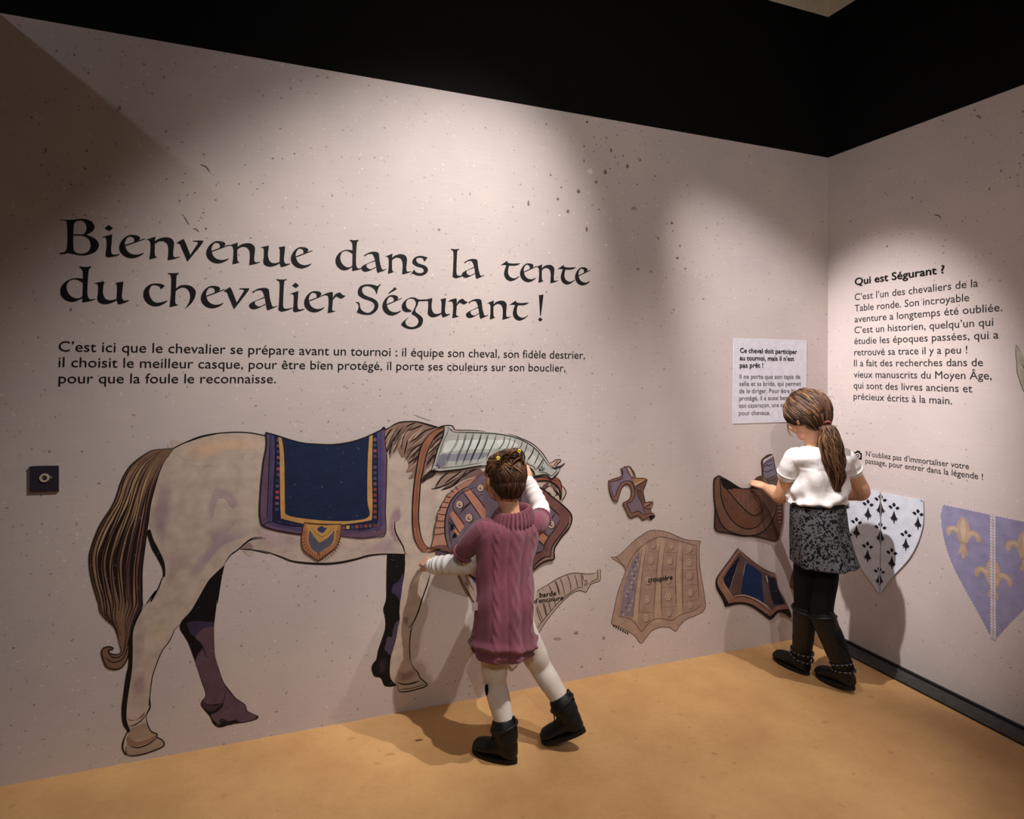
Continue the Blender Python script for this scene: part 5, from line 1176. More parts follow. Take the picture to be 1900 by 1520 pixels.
def plain(bm, name, m, parent, smooth=True):
    bmesh.ops.recalc_face_normals(bm, faces=bm.faces)
    return link(name, mesh_of(bm, name), m, parent, smooth)
def hand(bm, wrist, direction, palmdir, s, curl, side, spread=1.0, thumb=0.0):
    """five-fingered hand; direction = towards the fingers, palmdir = where the palm looks, side=+1 thumb on the +X side"""
    Y = V(direction).normalized(); Z = -V(palmdir); Z = (Z-Y*Z.dot(Y)).normalized(); X = Y.cross(Z)*side
    L = lambda x, y, z: V(wrist)+(X*x+Y*y+Z*z)*s
    Mx = Matrix((X, Y, Z)).transposed()
    tube(bm, [(L(0, -.02, 0), .019*s), (L(0, .005, 0), .018*s)], flat=(Z, .8))
    for x in (-.016, -.005, .006, .016): tube(bm, [(L(x*.7, .0, 0), .0115*s), (L(x, .03, .001), .0115*s), (L(x*1.12, .056, 0), .0092*s)], seg=10, n=3)
    ln = (.034, .042, .045, .040)
    for i, x in enumerate((-.0215, -.0075, .0070, .0210)):
        c_ = curl[i] if isinstance(curl, (list, tuple)) else curl
        p = L(x, .052, 0); a = 0.15*c_; pts = [(p, .0080*s)]
        dx = x*3.2*spread
        for j, (f, r) in enumerate(((.44, .0076), (.32, .0070), (.24, .0058))):
            a += c_*(0.55, 0.75, 0.5)[j]
            d = V((dx*.25, cos(a), -sin(a)))
            p = p+(X*d.x+Y*d.y+Z*d.z)*ln[i]*f*s
            pts.append((p, r*s))
        tube(bm, pts, seg=10, n=3)
    tube(bm, [(L(.012, .008, -.004), .0120*s), (L(.027, .026, -.009), .0100*s), (L(.034+.004*thumb, .044, -.014-.006*thumb), .0085*s), (L(.034, .060, -.018-.01*thumb), .0068*s)], seg=10, n=3)
def head_frame(c, face, tilt=0.0):
    Y = V(face).normalized(); X = Y.cross(V((0, 0, 1))).normalized(); Z = X.cross(Y)
    M = Matrix((X, Y, Z)).transposed()
    return M @ Matrix.Rotation(tilt, 3, 'Y')
def head(bm, c, M, s):
    L = lambda x, y, z: V(c)+M @ V((x, y, z))*s
    ball(bm, L(0, -.012, .022), (.069*s, .084*s, .074*s), M)
    ball(bm, L(0, .012, -.010), (.061*s, .070*s, .066*s), M)
    ball(bm, L(0, .028, -.050), (.044*s, .045*s, .040*s), M)
    ball(bm, L(0, .058, -.074), (.017*s, .016*s, .014*s), M)            # chin
    for q in (-1, 1):
        ball(bm, L(q*.033, .050, -.028), (.024*s, .024*s, .024*s), M)     # cheek
        tube(bm, [(L(q*.067, .000, .008), .008*s), (L(q*.073, -.010, .002), .0085*s), (L(q*.073, -.009, -.016), .007*s), (L(q*.066, .000, -.026), .006*s)], seg=8, n=3)
        ball(bm, L(q*.0665, -.001, -.006), (.006*s, .012*s, .017*s), M)
        tube(bm, [(L(q*.012, .078, .016), .006*s), (L(q*.030, .074, .018), .007*s), (L(q*.044, .062, .012), .006*s)], seg=8, n=3)   # brow
    tube(bm, [(L(0, .080, .004), .006*s), (L(0, .088, -.012), .007*s), (L(0, .096, -.024), .0085*s)], seg=8, n=3)             # nose
    tube(bm, [(L(-.016, .074, -.046), .005*s), (L(0, .082, -.045), .0065*s), (L(.016, .074, -.046), .005*s)], seg=8, n=3)     # lips
def face_parts(c, M, s, parent, iris, lipc):
    L = lambda x, y, z: V(c)+M @ V((x, y, z))*s
    for q in (-1, 1):
        bm = bmesh.new(); ball(bm, L(q*.026, .0735, .001), (.0115*s, .006*s, .0065*s), M, 12, 8)
        e = plain(bm, 'eye', simple('eye_white', 'e6dfd8', 0.3, 0.5), parent)
        bm = bmesh.new(); ball(bm, L(q*.0265, .0785, .0005), (.0050*s, .0022*s, .0052*s), M, 10, 6)
        i_ = plain(bm, 'iris', simple('iris_'+iris, iris, 0.25, 0.5), e); i_.location = (0, 0, 0)
        bm = bmesh.new(); tube(bm, [(L(q*.014, .079, .021), .0022*s), (L(q*.028, .078, .025), .0026*s), (L(q*.043, .066, .020), .0018*s)], seg=6, n=3)
        plain(bm, 'eyebrow', simple('brow_hair', '4a3426', 0.8, 0.2), parent)
    bm = bmesh.new(); tube(bm, [(L(-.017, .0765, -.046), .0035*s), (L(0, .0865, -.0445), .0048*s), (L(.017, .0765, -.046), .0035*s)], seg=8, n=4)
    plain(bm, 'lips', simple('lip_'+lipc, lipc, 0.5, 0.4), parent)
def hair_mat():
    m, nt, b = new_mat('brown_hair', 0.55, 0.3)
    a = N(nt, 'ShaderNodeAttribute', attribute_name='ink')
    nt.links.new(a.outputs['Color'], b.inputs['Base Color'])
    return m
HAIRM = hair_mat()
class Hair:
    def __init__(s): s.v = []; s.f = []; s.c = []
    def strand(s, pts, rad, col, seg=5, n=3, flatten=1.0):
        pts = cr3([V(p) for p in pts], n); m = len(pts); b = len(s.v)
        for i, p in enumerate(pts):
            t = i/(m-1); T = (pts[min(m-1, i+1)]-pts[max(0, i-1)]).normalized()
            ref = V((0.3, 0.2, 1)) if abs(T.z) < 0.85 else V((1, 0.2, 0))
            X = (ref-T*ref.dot(T)).normalized(); Y = T.cross(X)
            r = rad*(0.25+0.75*sin(pi*min(1, max(0.0, 0.08+t*0.9))))
            for k in range(seg): s.v.append(tuple(p+X*cos(2*pi*k/seg)*r+Y*sin(2*pi*k/seg)*r))
        for i in range(m-1):
            for k in range(seg):
                s.f.append((b+i*seg+k, b+i*seg+(k+1) % seg, b+(i+1)*seg+(k+1) % seg, b+(i+1)*seg+k)); s.c.append(lin(col))
    def shell(s, bm, col):
        bm.verts.index_update(); b = len(s.v)
        for v_ in bm.verts: s.v.append(tuple(v_.co))
        for f in bm.faces: s.f.append(tuple(b+q.index for q in f.verts)); s.c.append(lin(col))
        bm.free()
    def build(s, name, parent):
        me = bpy.data.meshes.new(name); me.from_pydata(s.v, [], s.f)
        a = me.color_attributes.new('ink', 'FLOAT_COLOR', 'CORNER'); buf = []
        for f, c in zip(s.f, s.c):
            for _ in f: buf += c
        a.data.foreach_set('color', buf)
        return link(name, me, HAIRM, parent, smooth=True)
def ankle(toe, heel, L_, pitch=0.0, up=.075):
    T0 = V(toe); D = (T0-V(heel)); D.z = 0; D.normalize(); by = L_*0.78
    R0 = Matrix((D.cross(V((0, 0, 1))), D, V((0, 0, 1)))).transposed() @ Matrix.Rotation(-pitch, 3, 'X')
    return T0-D*(L_-by)+R0 @ V((0, .035-by, up))+V((0, 0, (L_-by)*sin(pitch)))
def boot(toe, heel, top, L_, wd, parent, shaft, pitch=0.0, r0=.036, r1=.042, col='0c0b0b', laces=True, straps=False, name='boot'):
    """toe, heel = ground points; top = where the leg enters; pitch lifts the heel about the toe"""
    T0 = V(toe); D = (T0-V(heel)); D.z = 0; D.normalize()
    R0 = Matrix((D.cross(V((0, 0, 1))), D, V((0, 0, 1)))).transposed()
    R0 = R0 @ Matrix.Rotation(-pitch, 3, 'X')
    ball_y = L_*0.78
    base = T0-D*(L_-ball_y)
    lift_ = (L_-ball_y)*sin(pitch)
    G = lambda x, y, z: base+R0 @ V((x, y-ball_y, z)) + V((0, 0, lift_+.0006))
    bm = bmesh.new()
    sec = [(.004, .020, .030), (.012, .030, .062), (.035, .034, .078), (.06, .034, .074), (.085, .036, .056), (.115, .041, .046), (.14, .040, .040), (.158, .033, .034), (.168, .018, .024)]
    k = L_/.17; seg = 16; R = []
    for y, hw, h in sec:
        vs = []
        for i in range(seg):
            a = 2*pi*i/seg; z = .010+max(0, h*0.5+h*0.5*sin(a)*1.0)
            x = hw*wd*cos(a)*(1.0 if sin(a) < 0 else (1-0.25*sin(a)))
            vs.append(bm.verts.new(G(x*k, y*k, z)))
        R.append(vs)
    for i in range(len(R)-1):
        for j in range(seg): bm.faces.new((R[i][j], R[i][(j+1) % seg], R[i+1][(j+1) % seg], R[i+1][j]))
    bm.faces.new(R[0][::-1]); bm.faces.new(R[-1])
    an = G(0, .035*k, .055); tp = V(top); ax = (tp-an).normalized(); tp2 = an+ax*shaft
    fold = lambda t: 0.035*sin(t*34)*(1-t)
    tube(bm, [(G(0, .034*k, .040), r0*.85), (an+ax*.03, r0), (an*.5+tp2*.5, (r0+r1)/2), (tp2, r1)], seg=18, n=5, wob=fold)
    M_ = simple('boot_leather_'+col, col, 0.55, 0.35, 0.25, 60, 0.15, 120)
    o = vox(bm, .004, 3, name, M_, parent)
    bm = bmesh.new()                                   # rubber sole with a heel
    n = 22; out = []
    for i in range(n):
        t = i/n*2*pi; yy = .086+.088*cos(t); ww = .036*sin(t)*(1.0+.16*cos(t)) ; out.append((ww*wd*k*1.05, yy*k))
    lo = [bm.verts.new(G(x, y, 0.0 if y > .06*k or True else 0)) for x, y in out]; hi = [bm.verts.new(G(x, y, .014)) for x, y in out]
    for i in range(n): bm.faces.new((lo[i], lo[(i+1) % n], hi[(i+1) % n], hi[i]))
    bm.faces.new(lo[::-1]); bm.faces.new(hi)
    so = plain(bm, 'sole', simple('black_rubber', '151312', 0.7, 0.3), o, smooth=False); so.location = (0, 0, 0)
    def sub(bm, nm, mt):
        q = plain(bm, nm, mt, o); q.location = (0, 0, 0); return q
    bm = bmesh.new()                                   # padded cuff and pull tab
    side = R0 @ V((1, 0, 0)); fw = ax.cross(side)
    for i in range(26):
        pass
    c0 = an+ax*(shaft+.0)
    pts = [(c0+side*r1*1.04*cos(a*2*pi/14)+fw*r1*1.04*sin(a*2*pi/14), .0055) for a in range(15)]
    tube(bm, pts, seg=8, n=2)
    bk = -(D-ax*D.dot(ax)).normalized()
    tube(bm, [(c0+bk*r1*1.02-ax*.01, .006), (c0+bk*r1*1.05+ax*.022, .005), (c0+bk*r1*.95+ax*.024, .004)], seg=8, n=3, flat=(bk, .5))
    sub(bm, 'cuff', M_)
    if laces:
        bm = bmesh.new(); fr = -bk
        for i in range(4):
            h = shaft*(.2+.2*i); c_ = an+ax*h+fr*r0*1.02
            tube(bm, [(c_+side*.014, .0022), (c_+fr*.003, .0022), (c_-side*.014+ax*.006, .0022)], seg=6, n=3)
        c_ = an+ax*shaft*.85+fr*r1
        tube(bm, [(c_, .0022), (c_+side*.02+fr*.01-ax*.02, .002), (c_+side*.022+fr*.012-ax*.05, .0018)], seg=6, n=3)
        tube(bm, [(c_, .0022), (c_-side*.014+fr*.01-ax*.03, .002)], seg=6, n=3)
        sub(bm, 'laces', simple('black_lace', '0e0d0d', 0.9, 0.1))
    if straps:
        for hh, tl in ((.018, .35), (.045, -.25)):
            bm = bmesh.new(); rr_ = r0*1.1
            pts = [(an+ax*(hh+tl*.012*sin(a*2*pi/14))+side*rr_*cos(a*2*pi/14)+fw*rr_*1.08*sin(a*2*pi/14), .0045) for a in range(15)]
            tube(bm, pts, seg=8, n=2); sub(bm, 'strap', M_)
            bm = bmesh.new()
            for a in range(16):
                t = a*2*pi/16; bmesh.ops.create_uvsphere(bm, u_segments=8, v_segments=5, radius=.0024, matrix=Matrix.Translation(an+ax*(hh+tl*.012*sin(t))+side*(rr_+.0045)*cos(t)+fw*(rr_*1.08+.0045)*sin(t)))
            sub(bm, 'studs', simple('steel_stud', '9a9690', 0.3, 0.8))
    return o, an, ax

def skin_mat(name, col):
    m = simple(name, col, 0.5, 0.35, 0.06, 12)
    b = m.node_tree.nodes['Principled BSDF']
    b.inputs['Subsurface Weight'].default_value = 0.12
    b.inputs['Subsurface Radius'].default_value = (0.02, 0.008, 0.004)
    b.inputs['Subsurface Scale'].default_value = 0.3
    return m
SKIN = skin_mat('fair_skin', 'd6a07e')
def knit_mat():
    m, nt, b = new_mat('mauve_knit_wool', 0.9, 0.15)
    tc = N(nt, 'ShaderNodeTexCoord')
    nz = N(nt, 'ShaderNodeTexNoise', i_Scale=9.0, i_Detail=4.0); nt.links.new(tc.outputs['Object'], nz.inputs['Vector'])
    rp = N(nt, 'ShaderNodeValToRGB'); rp.color_ramp.elements[0].color = lin('6f3a46'); rp.color_ramp.elements[1].color = lin('854b59')
    rp.color_ramp.elements[0].position = .3; rp.color_ramp.elements[1].position = .7
    nt.links.new(nz.outputs['Fac'], rp.inputs['Fac']); nt.links.new(rp.outputs['Color'], b.inputs['Base Color'])
    mp = N(nt, 'ShaderNodeMapping'); mp.inputs['Scale'].default_value = (1.0, 1.0, 1.0); nt.links.new(tc.outputs['Object'], mp.inputs[0])
    wv = N(nt, 'ShaderNodeTexWave', bands_direction='X', i_Scale=85.0, i_Distortion=1.5); wv.inputs['Detail'].default_value = 1.0; nt.links.new(mp.outputs[0], wv.inputs['Vector'])
    w2 = N(nt, 'ShaderNodeTexWave', bands_direction='Z', i_Scale=110.0, i_Distortion=1.0); nt.links.new(mp.outputs[0], w2.inputs['Vector'])
    ml = N(nt, 'ShaderNodeMath', operation='MULTIPLY'); nt.links.new(wv.outputs['Fac'], ml.inputs[0]); nt.links.new(w2.outputs['Fac'], ml.inputs[1])
    bp = N(nt, 'ShaderNodeBump', i_Strength=0.55, i_Distance=0.003); nt.links.new(ml.outputs[0], bp.inputs['Height']); nt.links.new(bp.outputs['Normal'], b.inputs['Normal'])
    b.inputs['Sheen Weight'].default_value = 0.25; b.inputs['Sheen Roughness'].default_value = 0.5
    return m
KNIT = knit_mat()
COTTON = simple('white_cotton', 'd9d2cf', 0.85, 0.15, 0.03, 40, 0.1, 300)
TEE = simple('white_tshirt_cotton', 'dbd4d1', 0.88, 0.12, 0.03, 40, 0.42, 16)
TEE.node_tree.nodes['Bump'].inputs['Distance'].default_value = 0.012
TIGHTS = simple('cream_tights', 'cfc5bb', 0.8, 0.2, 0.04, 40)
BLACKC = simple('black_leggings', '0a0a0b', 0.8, 0.2, 0.1)

# ---------------------------------------------------------------- younger girl
g1 = empty('person', P1(945, 1385, -.36)*1.0, 'small child in a mauve knitted dress and white tights, seen from behind at the horse', 'person')
g1.location.z = 0.0
face1 = V((-0.22, 1.0, -0.10))
hc = P1(934, 888, -.275); Mh = head_frame(hc, face1, 0.05); hs = 0.97
shL, shR = P1(897, 985, -.305), P1(994, 972, -.300)
elL, wrL = P1(868, 1046, -.215), P1(799, 1050, -.092)
elR, wrR = P1(1003, 945, -.175), P1(981, 893, -.095)
hipL, hipR = P1(914, 1145, -.355), P1(957, 1145, -.35)
ftL = (at(879, 1391, 2, 0), at(944, 1412, 2, 0)); ftR = (at(1006, 1377, 2, 0), at(1074, 1390, 2, 0))
anL = ankle(ftL[0], ftL[1], .170, 0.0); anR = ankle(ftR[0], ftR[1], .170, .40)
knL = P1(919, 1268, -.355); knR = P1(1003, 1238, -.335)
bm = bmesh.new()
head(bm, hc, Mh, hs)
nk = hc+Mh @ V((0, -.018, -.045))
tube(bm, [(nk, .040), (P1(946, 948, -.292), .037), (P1(949, 980, -.305), .045)])
face_b = (-0.12, 1.0)
loft(bm, interp_rings([pxring(915, 980, 970, -.305, .7, face_b), pxring(893, 995, 985, -.305, .6, face_b), pxring(897, 980, 1040, -.32, .62, face_b), pxring(898, 972, 1090, -.34, .64, face_b), pxring(896, 974, 1140, -.35, .66, face_b), pxring(905, 965, 1165, -.355, .6, face_b)], 3), 24)
for sh, el, wr in ((shL, elL, wrL), (shR, elR, wrR)): tube(bm, [(sh, .030), (sh*.5+el*.5, .027), (el, .022), (el*.45+wr*.55, .021), (wr, .0165)], n=5)
hand(bm, wrL, P1(783, 1048, -.052)-wrL+V((0.0, 0.03, 0.012)), V((0.0, 1.0, -.3)), .80, [.5, .45, .4, .4], -1)
hand(bm, wrR, V((-.15, .35, 1.0)), V((-.3, .95, -.1)), .80, [.6, .5, .45, .4], 1)
for hp_, kn, an_, ft in ((hipL, knL, anL, ftL), (hipR, knR, anR, ftR)):
    tube(bm, [(hp_, .048), (hp_*.5+kn*.5, .045), (kn, .036), (kn*.55+an_*.45, .034), (an_, .024)], n=5)
vox(bm, .0026, 3, 'body', SKIN, g1)
face_parts(hc, Mh, hs, g1, '5a3c22', 'b8705e')
# tights
for hp_, kn, an_ in ((hipL, knL, anL), (hipR, knR, anR)):
    bm = bmesh.new()
    wr_ = lambda t: 0.012*sin(t*60)*(t > .75)
    tube(bm, [(hp_, .052), (hp_*.3+kn*.7, .048), (kn, .0405), (kn*.72+an_*.28, .040), (kn*.45+an_*.55, .036), (an_, .028)], seg=24, n=8, wob=wr_)
    plain(bm, 'tights_leg', TIGHTS, g1)
bm = bmesh.new(); ball(bm, P1(903, 1280, -.385), (.006, .010, .020)); plain(bm, 'tights_patch', BLACKC, g1)
# boots
boot(ftL[0], ftL[1], knL, .170, 1.0, g1, .058, 0.0, .041, .045)
boot(ftR[0], ftR[1], knR, .170, 1.0, g1, .058, 0.40, .041, .045)
# knitted dress
def g1disp(a, t):
    d = 0.0
    b = a+pi/2                      # back of the dress at b = 0
    b = (b+pi) % (2*pi)-pi
    for c0, w0 in ((-0.02, .17), (.66, .12), (-.66, .12)):     # cables
        x = (b-c0)/w0
        if abs(x) < 1.35:
            ph = t*(30 if w0 > .14 else 40)
            d += .045*max(0, 1-((x-0.6*sin(ph))**2)*2.6)+.045*max(0, 1-((x+0.6*sin(ph))**2)*2.6)
    for c0 in (-.27, .24): d -= .045*max(0, 1-abs(b-c0)/.06)
    d += .040*sin(b*5+t*7)*t*t+.022*sin(b*9-t*5)*t
    d += .085*max(0, 1-abs(t-.84-.02*sin(b*2))/.035)-.075*max(0, 1-abs(t-.89-.02*sin(b*2))/.03)
    d += .055*sin(t*30+b*3.5)*max(0, sin(pi*min(1, max(0, (t-.35)/.35))))*(0.4+0.6*abs(sin(b*1.5+.5)))
    return d
rs = [pxring(928, 972, 960, -.302, .75, face_b), pxring(902, 988, 966, -.303, .64, face_b), pxring(886, 1002, 983, -.305, .60, face_b), pxring(884, 999, 1010, -.31, .62, face_b), pxring(886, 990, 1045, -.325, .66, face_b), pxring(884, 989, 1085, -.34, .74, face_b), pxring(882, 992, 1125, -.355, .80, face_b), pxring(879, 990, 1160, -.362, .84, face_b), pxring(875, 996, 1190, -.366, .86, face_b), pxring(877, 994, 1207, -.366, .86, face_b)]
ri = interp_rings(rs, 9)
lastc, ls, lf = ri[-1]
ri2 = ri+[(lastc+V((0, 0, -.004)), ls*.95, lf*.95), (lastc+V((0, 0, .004)), ls*.86, lf*.86), (lastc+V((0, 0, .05)), ls*.80, lf*.80)]
bm = bmesh.new(); loft(bm, ri2, 110, g1disp)
tube(bm, [(P1(908, 984, -.305), .042), (shL+V((.0, 0, 0)), .043), (P1(872, 1010, -.27), .040), (P1(861, 1026, -.245), .036)], seg=20, n=5, wob=lambda t: .03*sin(t*40) if t > .8 else .012*sin(t*25))
tube(bm, [(P1(980, 978, -.303), .042), (shR, .044), (P1(1003, 962, -.25), .038)], seg=20, n=5, wob=lambda t: .03*sin(t*30) if t > .75 else 0)
vox(bm, .0030, 1, 'knitted_dress', KNIT, g1, .4)
bm = bmesh.new()          # ribbed cowl collar
cc0 = P1(949, 960, -.305)
def ribs(a, t): return .045*cos(a*30)
cr_ = []
for rr_, zz in ((.050, .004), (.058, -.022), (.070, -.034), (.083, -.026), (.085, -.008), (.078, .014), (.068, .032), (.060, .038), (.053, .030), (.050, .012)):
    cr_.append((cc0+V((.002, -.006*(zz*30+.3), zz-.002)), V((1, 0, .16))*rr_, V((0, 1, .10))*rr_*.84))
R = []; seg = 204
for c_, sx_, fy_ in interp_rings(cr_+[cr_[0]], 3):
    R.append([bm.verts.new(c_+(sx_*cos(2*pi*k/seg)+fy_*sin(2*pi*k/seg))*(1+ribs(2*pi*k/seg, 0))) for k in range(seg)])
for i in range(len(R)-1):
    for k in range(seg): bm.faces.new((R[i][k], R[i][(k+1) % seg], R[i+1][(k+1) % seg], R[i+1][k]))
bmesh.ops.remove_doubles(bm, verts=bm.verts, dist=.0001)
plain(bm, 'cowl_collar', KNIT, g1)
for c_, d_ in ((P1(861, 1026, -.245), (elL-shL)), (P1(1003, 962, -.25), (elR-shR))):     # ribbed sleeve edges
    bm = bmesh.new(); d_ = d_.normalized(); s_ = d_.cross(V((0, 1, .3))).normalized(); f2_ = d_.cross(s_)
    pts = [(c_+(s_*cos(a*2*pi/16)+f2_*sin(a*2*pi/16))*.0365, .0065) for a in range(17)]
    tube(bm, pts, seg=8, n=4, wob=lambda t: .22*cos(t*2*pi*24)); plain(bm, 'sleeve_rib', KNIT, g1)
# long white sleeves
bm = bmesh.new()
tube(bm, [(shL*.35+elL*.65, .038), (elL, .038), (elL*.6+wrL*.4, .037), (elL*.2+wrL*.8, .034), (elL*.02+wrL*.98, .027)], seg=26, n=16, wob=lambda t: .05*sin(t*50+2*sin(t*9))*(.3+t))
plain(bm, 'sleeve', COTTON, g1)
bm = bmesh.new()
tube(bm, [(shR*.4+elR*.6, .036), (elR, .037), (elR*.6+wrR*.4, .034), (elR*.2+wrR*.8, .029), (elR*.02+wrR*.98, .025)], seg=26, n=16, wob=lambda t: .05*sin(t*60+2*sin(t*7))*(.4+t))
plain(bm, 'sleeve', COTTON, g1)
# small white label sewn at the side seam
bm = bmesh.new(); c_ = P1(881, 1126, -.405); box(bm, c_.x-.010, c_.y-.001, c_.z-.013, c_.x+.010, c_.y+.001, c_.z+.013)
plain(bm, 'sewn_label', simple('grey_label', '9c8b88', 0.8, 0.1), g1, smooth=False)
# hair: combed up to two bands on the crown
rr = random.Random(21)
hr = Hair()
def surf(d, k=1.0, c=hc, M=Mh, s=hs):
    d = d.normalized(); k = k*1.03*(1-.30*max(0, -d.z-.35)); return V(c)+M @ V((d.x*.073*k, -.012+d.y*.088*k, .020+d.z*.079*k))*s
tie_px = [P1(921, 851, -.335), P1(955, 840, -.325)]
def dir_of(p, c=hc, M=Mh, s=hs):
    q = M.transposed() @ (p-V(c))/s; return V((q.x/.073, (q.y+.012)/.088, (q.z-.020)/.079)).normalized()
ties = [dir_of(p) for p in tie_px]
bm = bmesh.new(); bmesh.ops.create_uvsphere(bm, u_segments=28, v_segments=20, radius=1.0)
for v_ in list(bm.verts):
    d = v_.co
    if d.y > .30+.35*max(0, -d.z)*0 and d.z < .55: pass
geo = [v_ for v_ in bm.verts if (v_.co.y > .45 and v_.co.z < .50) or (v_.co.y > -.12 and v_.co.z < -.48) or (v_.co.y > .12 and v_.co.z < -.05)]
bmesh.ops.delete(bm, geom=geo, context='VERTS')
for v_ in bm.verts: v_.co = surf(v_.co, 1.0)
hr.shell(bm, '2c1a12')
cols = ['2a1912', '3d2518', '5a3822', '70492c', '4a2d1b', '8a5c36', '33200f']
def hair_dirs(n, low, rnd):
    out = []
    while len(out) < n:
        z = rnd.uniform(low, 1.0); a_ = rnd.uniform(0, 2*pi); q = sqrt(max(0, 1-z*z)); d = V((q*sin(a_), -q*cos(a_), z))
        if d.y > .40 and d.z < .45: continue
        if d.y > .10 and d.z < .05: continue
        if d.y > -.08 and d.z < -.42: continue
        out.append(d)
    return out
def nape_hair(H, c, M, s, top, tds, cl, rnd):
    L = lambda x, y, z: V(c)+M @ V((x, y, z))*s
    bm = bmesh.new(); ball(bm, L(0, -.040, -.034), (.056*s, .050*s, .040*s), M, 20, 14); H.shell(bm, cl[0])
    for k in range(190):
        u_ = rnd.uniform(-1.5, 1.5); v_ = rnd.uniform(-1.25, .35)
        p0 = L(.058*sin(u_)*cos(v_*.8), -.040-.052*cos(u_)*cos(v_*.8), -.034+.042*sin(v_))
        t_ = tds[0] if len(tds) == 1 or rnd.random() < .5 else tds[1]
        d1 = V((sin(u_)*.8, -cos(u_)*.9, -.30)).normalized(); q0 = top(d1); q1 = top(d1.lerp(t_, .45).normalized()); q2 = top(d1.lerp(t_, .85).normalized())
        H.strand([p0, (p0+q0)*.5+(q0-V(c)).normalized()*.004, q0, q1, q2], rnd.uniform(.0015, .0028), cl[rnd.randrange(len(cl))])
for d0 in hair_dirs(900, -.93, rr):
    t1 = ties[0] if (d0.x+rr.uniform(-.3, .3)) < (ties[0].x+ties[1].x)/2 else ties[1]
    L_ = min(1.0, .55/max(.2, (t1-d0).length)+.35); pts = []
    for i in range(6):
        t = i/5*L_; d = d0.lerp(t1, t)
        if d.length < .15: d = d+V((0, 0, .3))
        pts.append(surf(d.normalized()+V((rr.uniform(-.02, .02), rr.uniform(-.02, .02), 0)), 1.005+.035*sin(pi*min(1, t+.1))+rr.uniform(0, .02)))
    hr.strand(pts, rr.uniform(.0014, .0030), cols[rr.randrange(7)] if d0.z > -.1 else cols[rr.choice((0, 1, 4, 6, 2))])
nape_hair(hr, hc, Mh, hs, lambda d: surf(d, 1.03), ties, ['2a1912', '3d2518', '4a2d1b', '33200f', '5a3822'], rr)
# messy looped knot between the bands
kc = (tie_px[0]+tie_px[1])/2+V((.016, -.012, -.022))
for k in range(150):
    a0 = rr.uniform(0, 2*pi); r_ = rr.uniform(.010, .032); cz = rr.uniform(-.034, .026); cx_ = rr.uniform(-.022, .026)
    ax1 = V((rr.uniform(-1, 1), rr.uniform(-.4, .4), rr.uniform(-1, 1))).normalized(); ax2 = ax1.cross(V((0, 1, .2))).normalized()
    c0 = kc+V((cx_, rr.uniform(-.010, .006), cz))
    hr.strand([c0+(ax1*cos(a0+i*.8)+ax2*sin(a0+i*.8))*r_*(1+.1*i) for i in range(5)], rr.uniform(.0014, .0032), cols[rr.randrange(1, 7)])
for k in range(18):                    # stray curls
    d0 = V((rr.uniform(-.9, .9), rr.uniform(-1, .2), rr.uniform(.2, 1)))
    p = surf(d0, 1.04); q_ = V((rr.uniform(-1, 1), rr.uniform(-.6, .2), rr.uniform(.1, 1)))
    hr.strand([p, p+q_*.010, p+q_*.018+V((.006, 0, -.004)), p+q_*.02+V((.010, 0, -.014))], .0009, '8a5c36')
hr.build('hair', g1)
for p, o_ in zip(tie_px, (V((-.002, -.024, .004)), V((.004, -.034, .010)))):
    bm = bmesh.new(); p = p+o_
    tube(bm, [(p+V((cos(a*pi/4), -.2*sin(a*pi/4), sin(a*pi/4)))*.0045, .0032) for a in range(9)], seg=8, n=3)
    q_ = plain(bm, 'hair_band', simple('yellow_elastic', 'd9cf3e', 0.5, 0.3), g1); q_['label'] = 'small yellow hair elastic'

# ---------------------------------------------------------------- older girl
g2 = empty('person', P1(1530, 1265, -.38)*1.0, 'older child in white t-shirt and dark floral skirt with a long ponytail', 'person')
g2.location.z = 0.0
face2 = V((-0.10, 1.0, -0.38)); hc2 = P1(1497, 773, -.345); M2 = head_frame(hc2, face2, -0.05); hs2 = 1.03
fb2 = (-.05, 1.0)
shL, shR = P1(1476, 850, -.345), P1(1567, 850, -.385)
elL, wrL = P1(1450, 920, -.250), P1(1421, 905, -.105)
elR, wrR = P1(1600, 913, -.390), P1(1566, 921, -.270)
hipL, hipR = P1(1500, 1000, -.350), P1(1534, 1000, -.378)
ftL = (V((-.465, -.125, 0)), V((-.452, -.325, 0))); ftR = (V((-.405, -.315, 0)), V((-.398, -.515, 0)))
knL, knR = P1(1494, 1135, -.315), P1(1525, 1140, -.405)
anL = ankle(ftL[0], ftL[1], .186, 0.0, .09); anR = ankle(ftR[0], ftR[1], .186, .10, .09)
bm = bmesh.new()
head(bm, hc2, M2, hs2)
tube(bm, [(hc2+M2 @ V((0, -.022, -.045)), .042), (P1(1508, 815, -.360), .036), (P1(1516, 838, -.366), .050)])
loft(bm, interp_rings([pxring(1495, 1545, 834, -.366, .65, fb2), pxring(1478, 1566, 848, -.366, .55, fb2), pxring(1480, 1564, 885, -.366, .62, fb2), pxring(1478, 1560, 925, -.366, .66, fb2), pxring(1476, 1562, 970, -.366, .72, fb2), pxring(1482, 1556, 1010, -.366, .7, fb2)], 3), 24)
for sh, el, wr in ((shL, elL, wrL), (shR, elR, wrR)): tube(bm, [(sh, .040), (sh*.5+el*.5, .037), (el, .034), (el*.5+wr*.5, .030), (wr, .020)], n=5)
hand(bm, wrL, P1(1404, 893, -.040)-wrL+V((0, 0.0, 0.0)), V((-.15, .75, -.75)), .98, [.75, .7, .6, .5], -1, 1.2)
hand(bm, wrR, V((-.75, .55, .1)), V((0, 1, -.2)), .98, .8, 1)
for hp_, kn, an_ in ((hipL, knL, anL), (hipR, knR, anR)):
    tube(bm, [(hp_, .055), (hp_*.5+kn*.5, .050), (kn, .041), (kn*.6+an_*.4, .042), (an_, .028)], n=5)
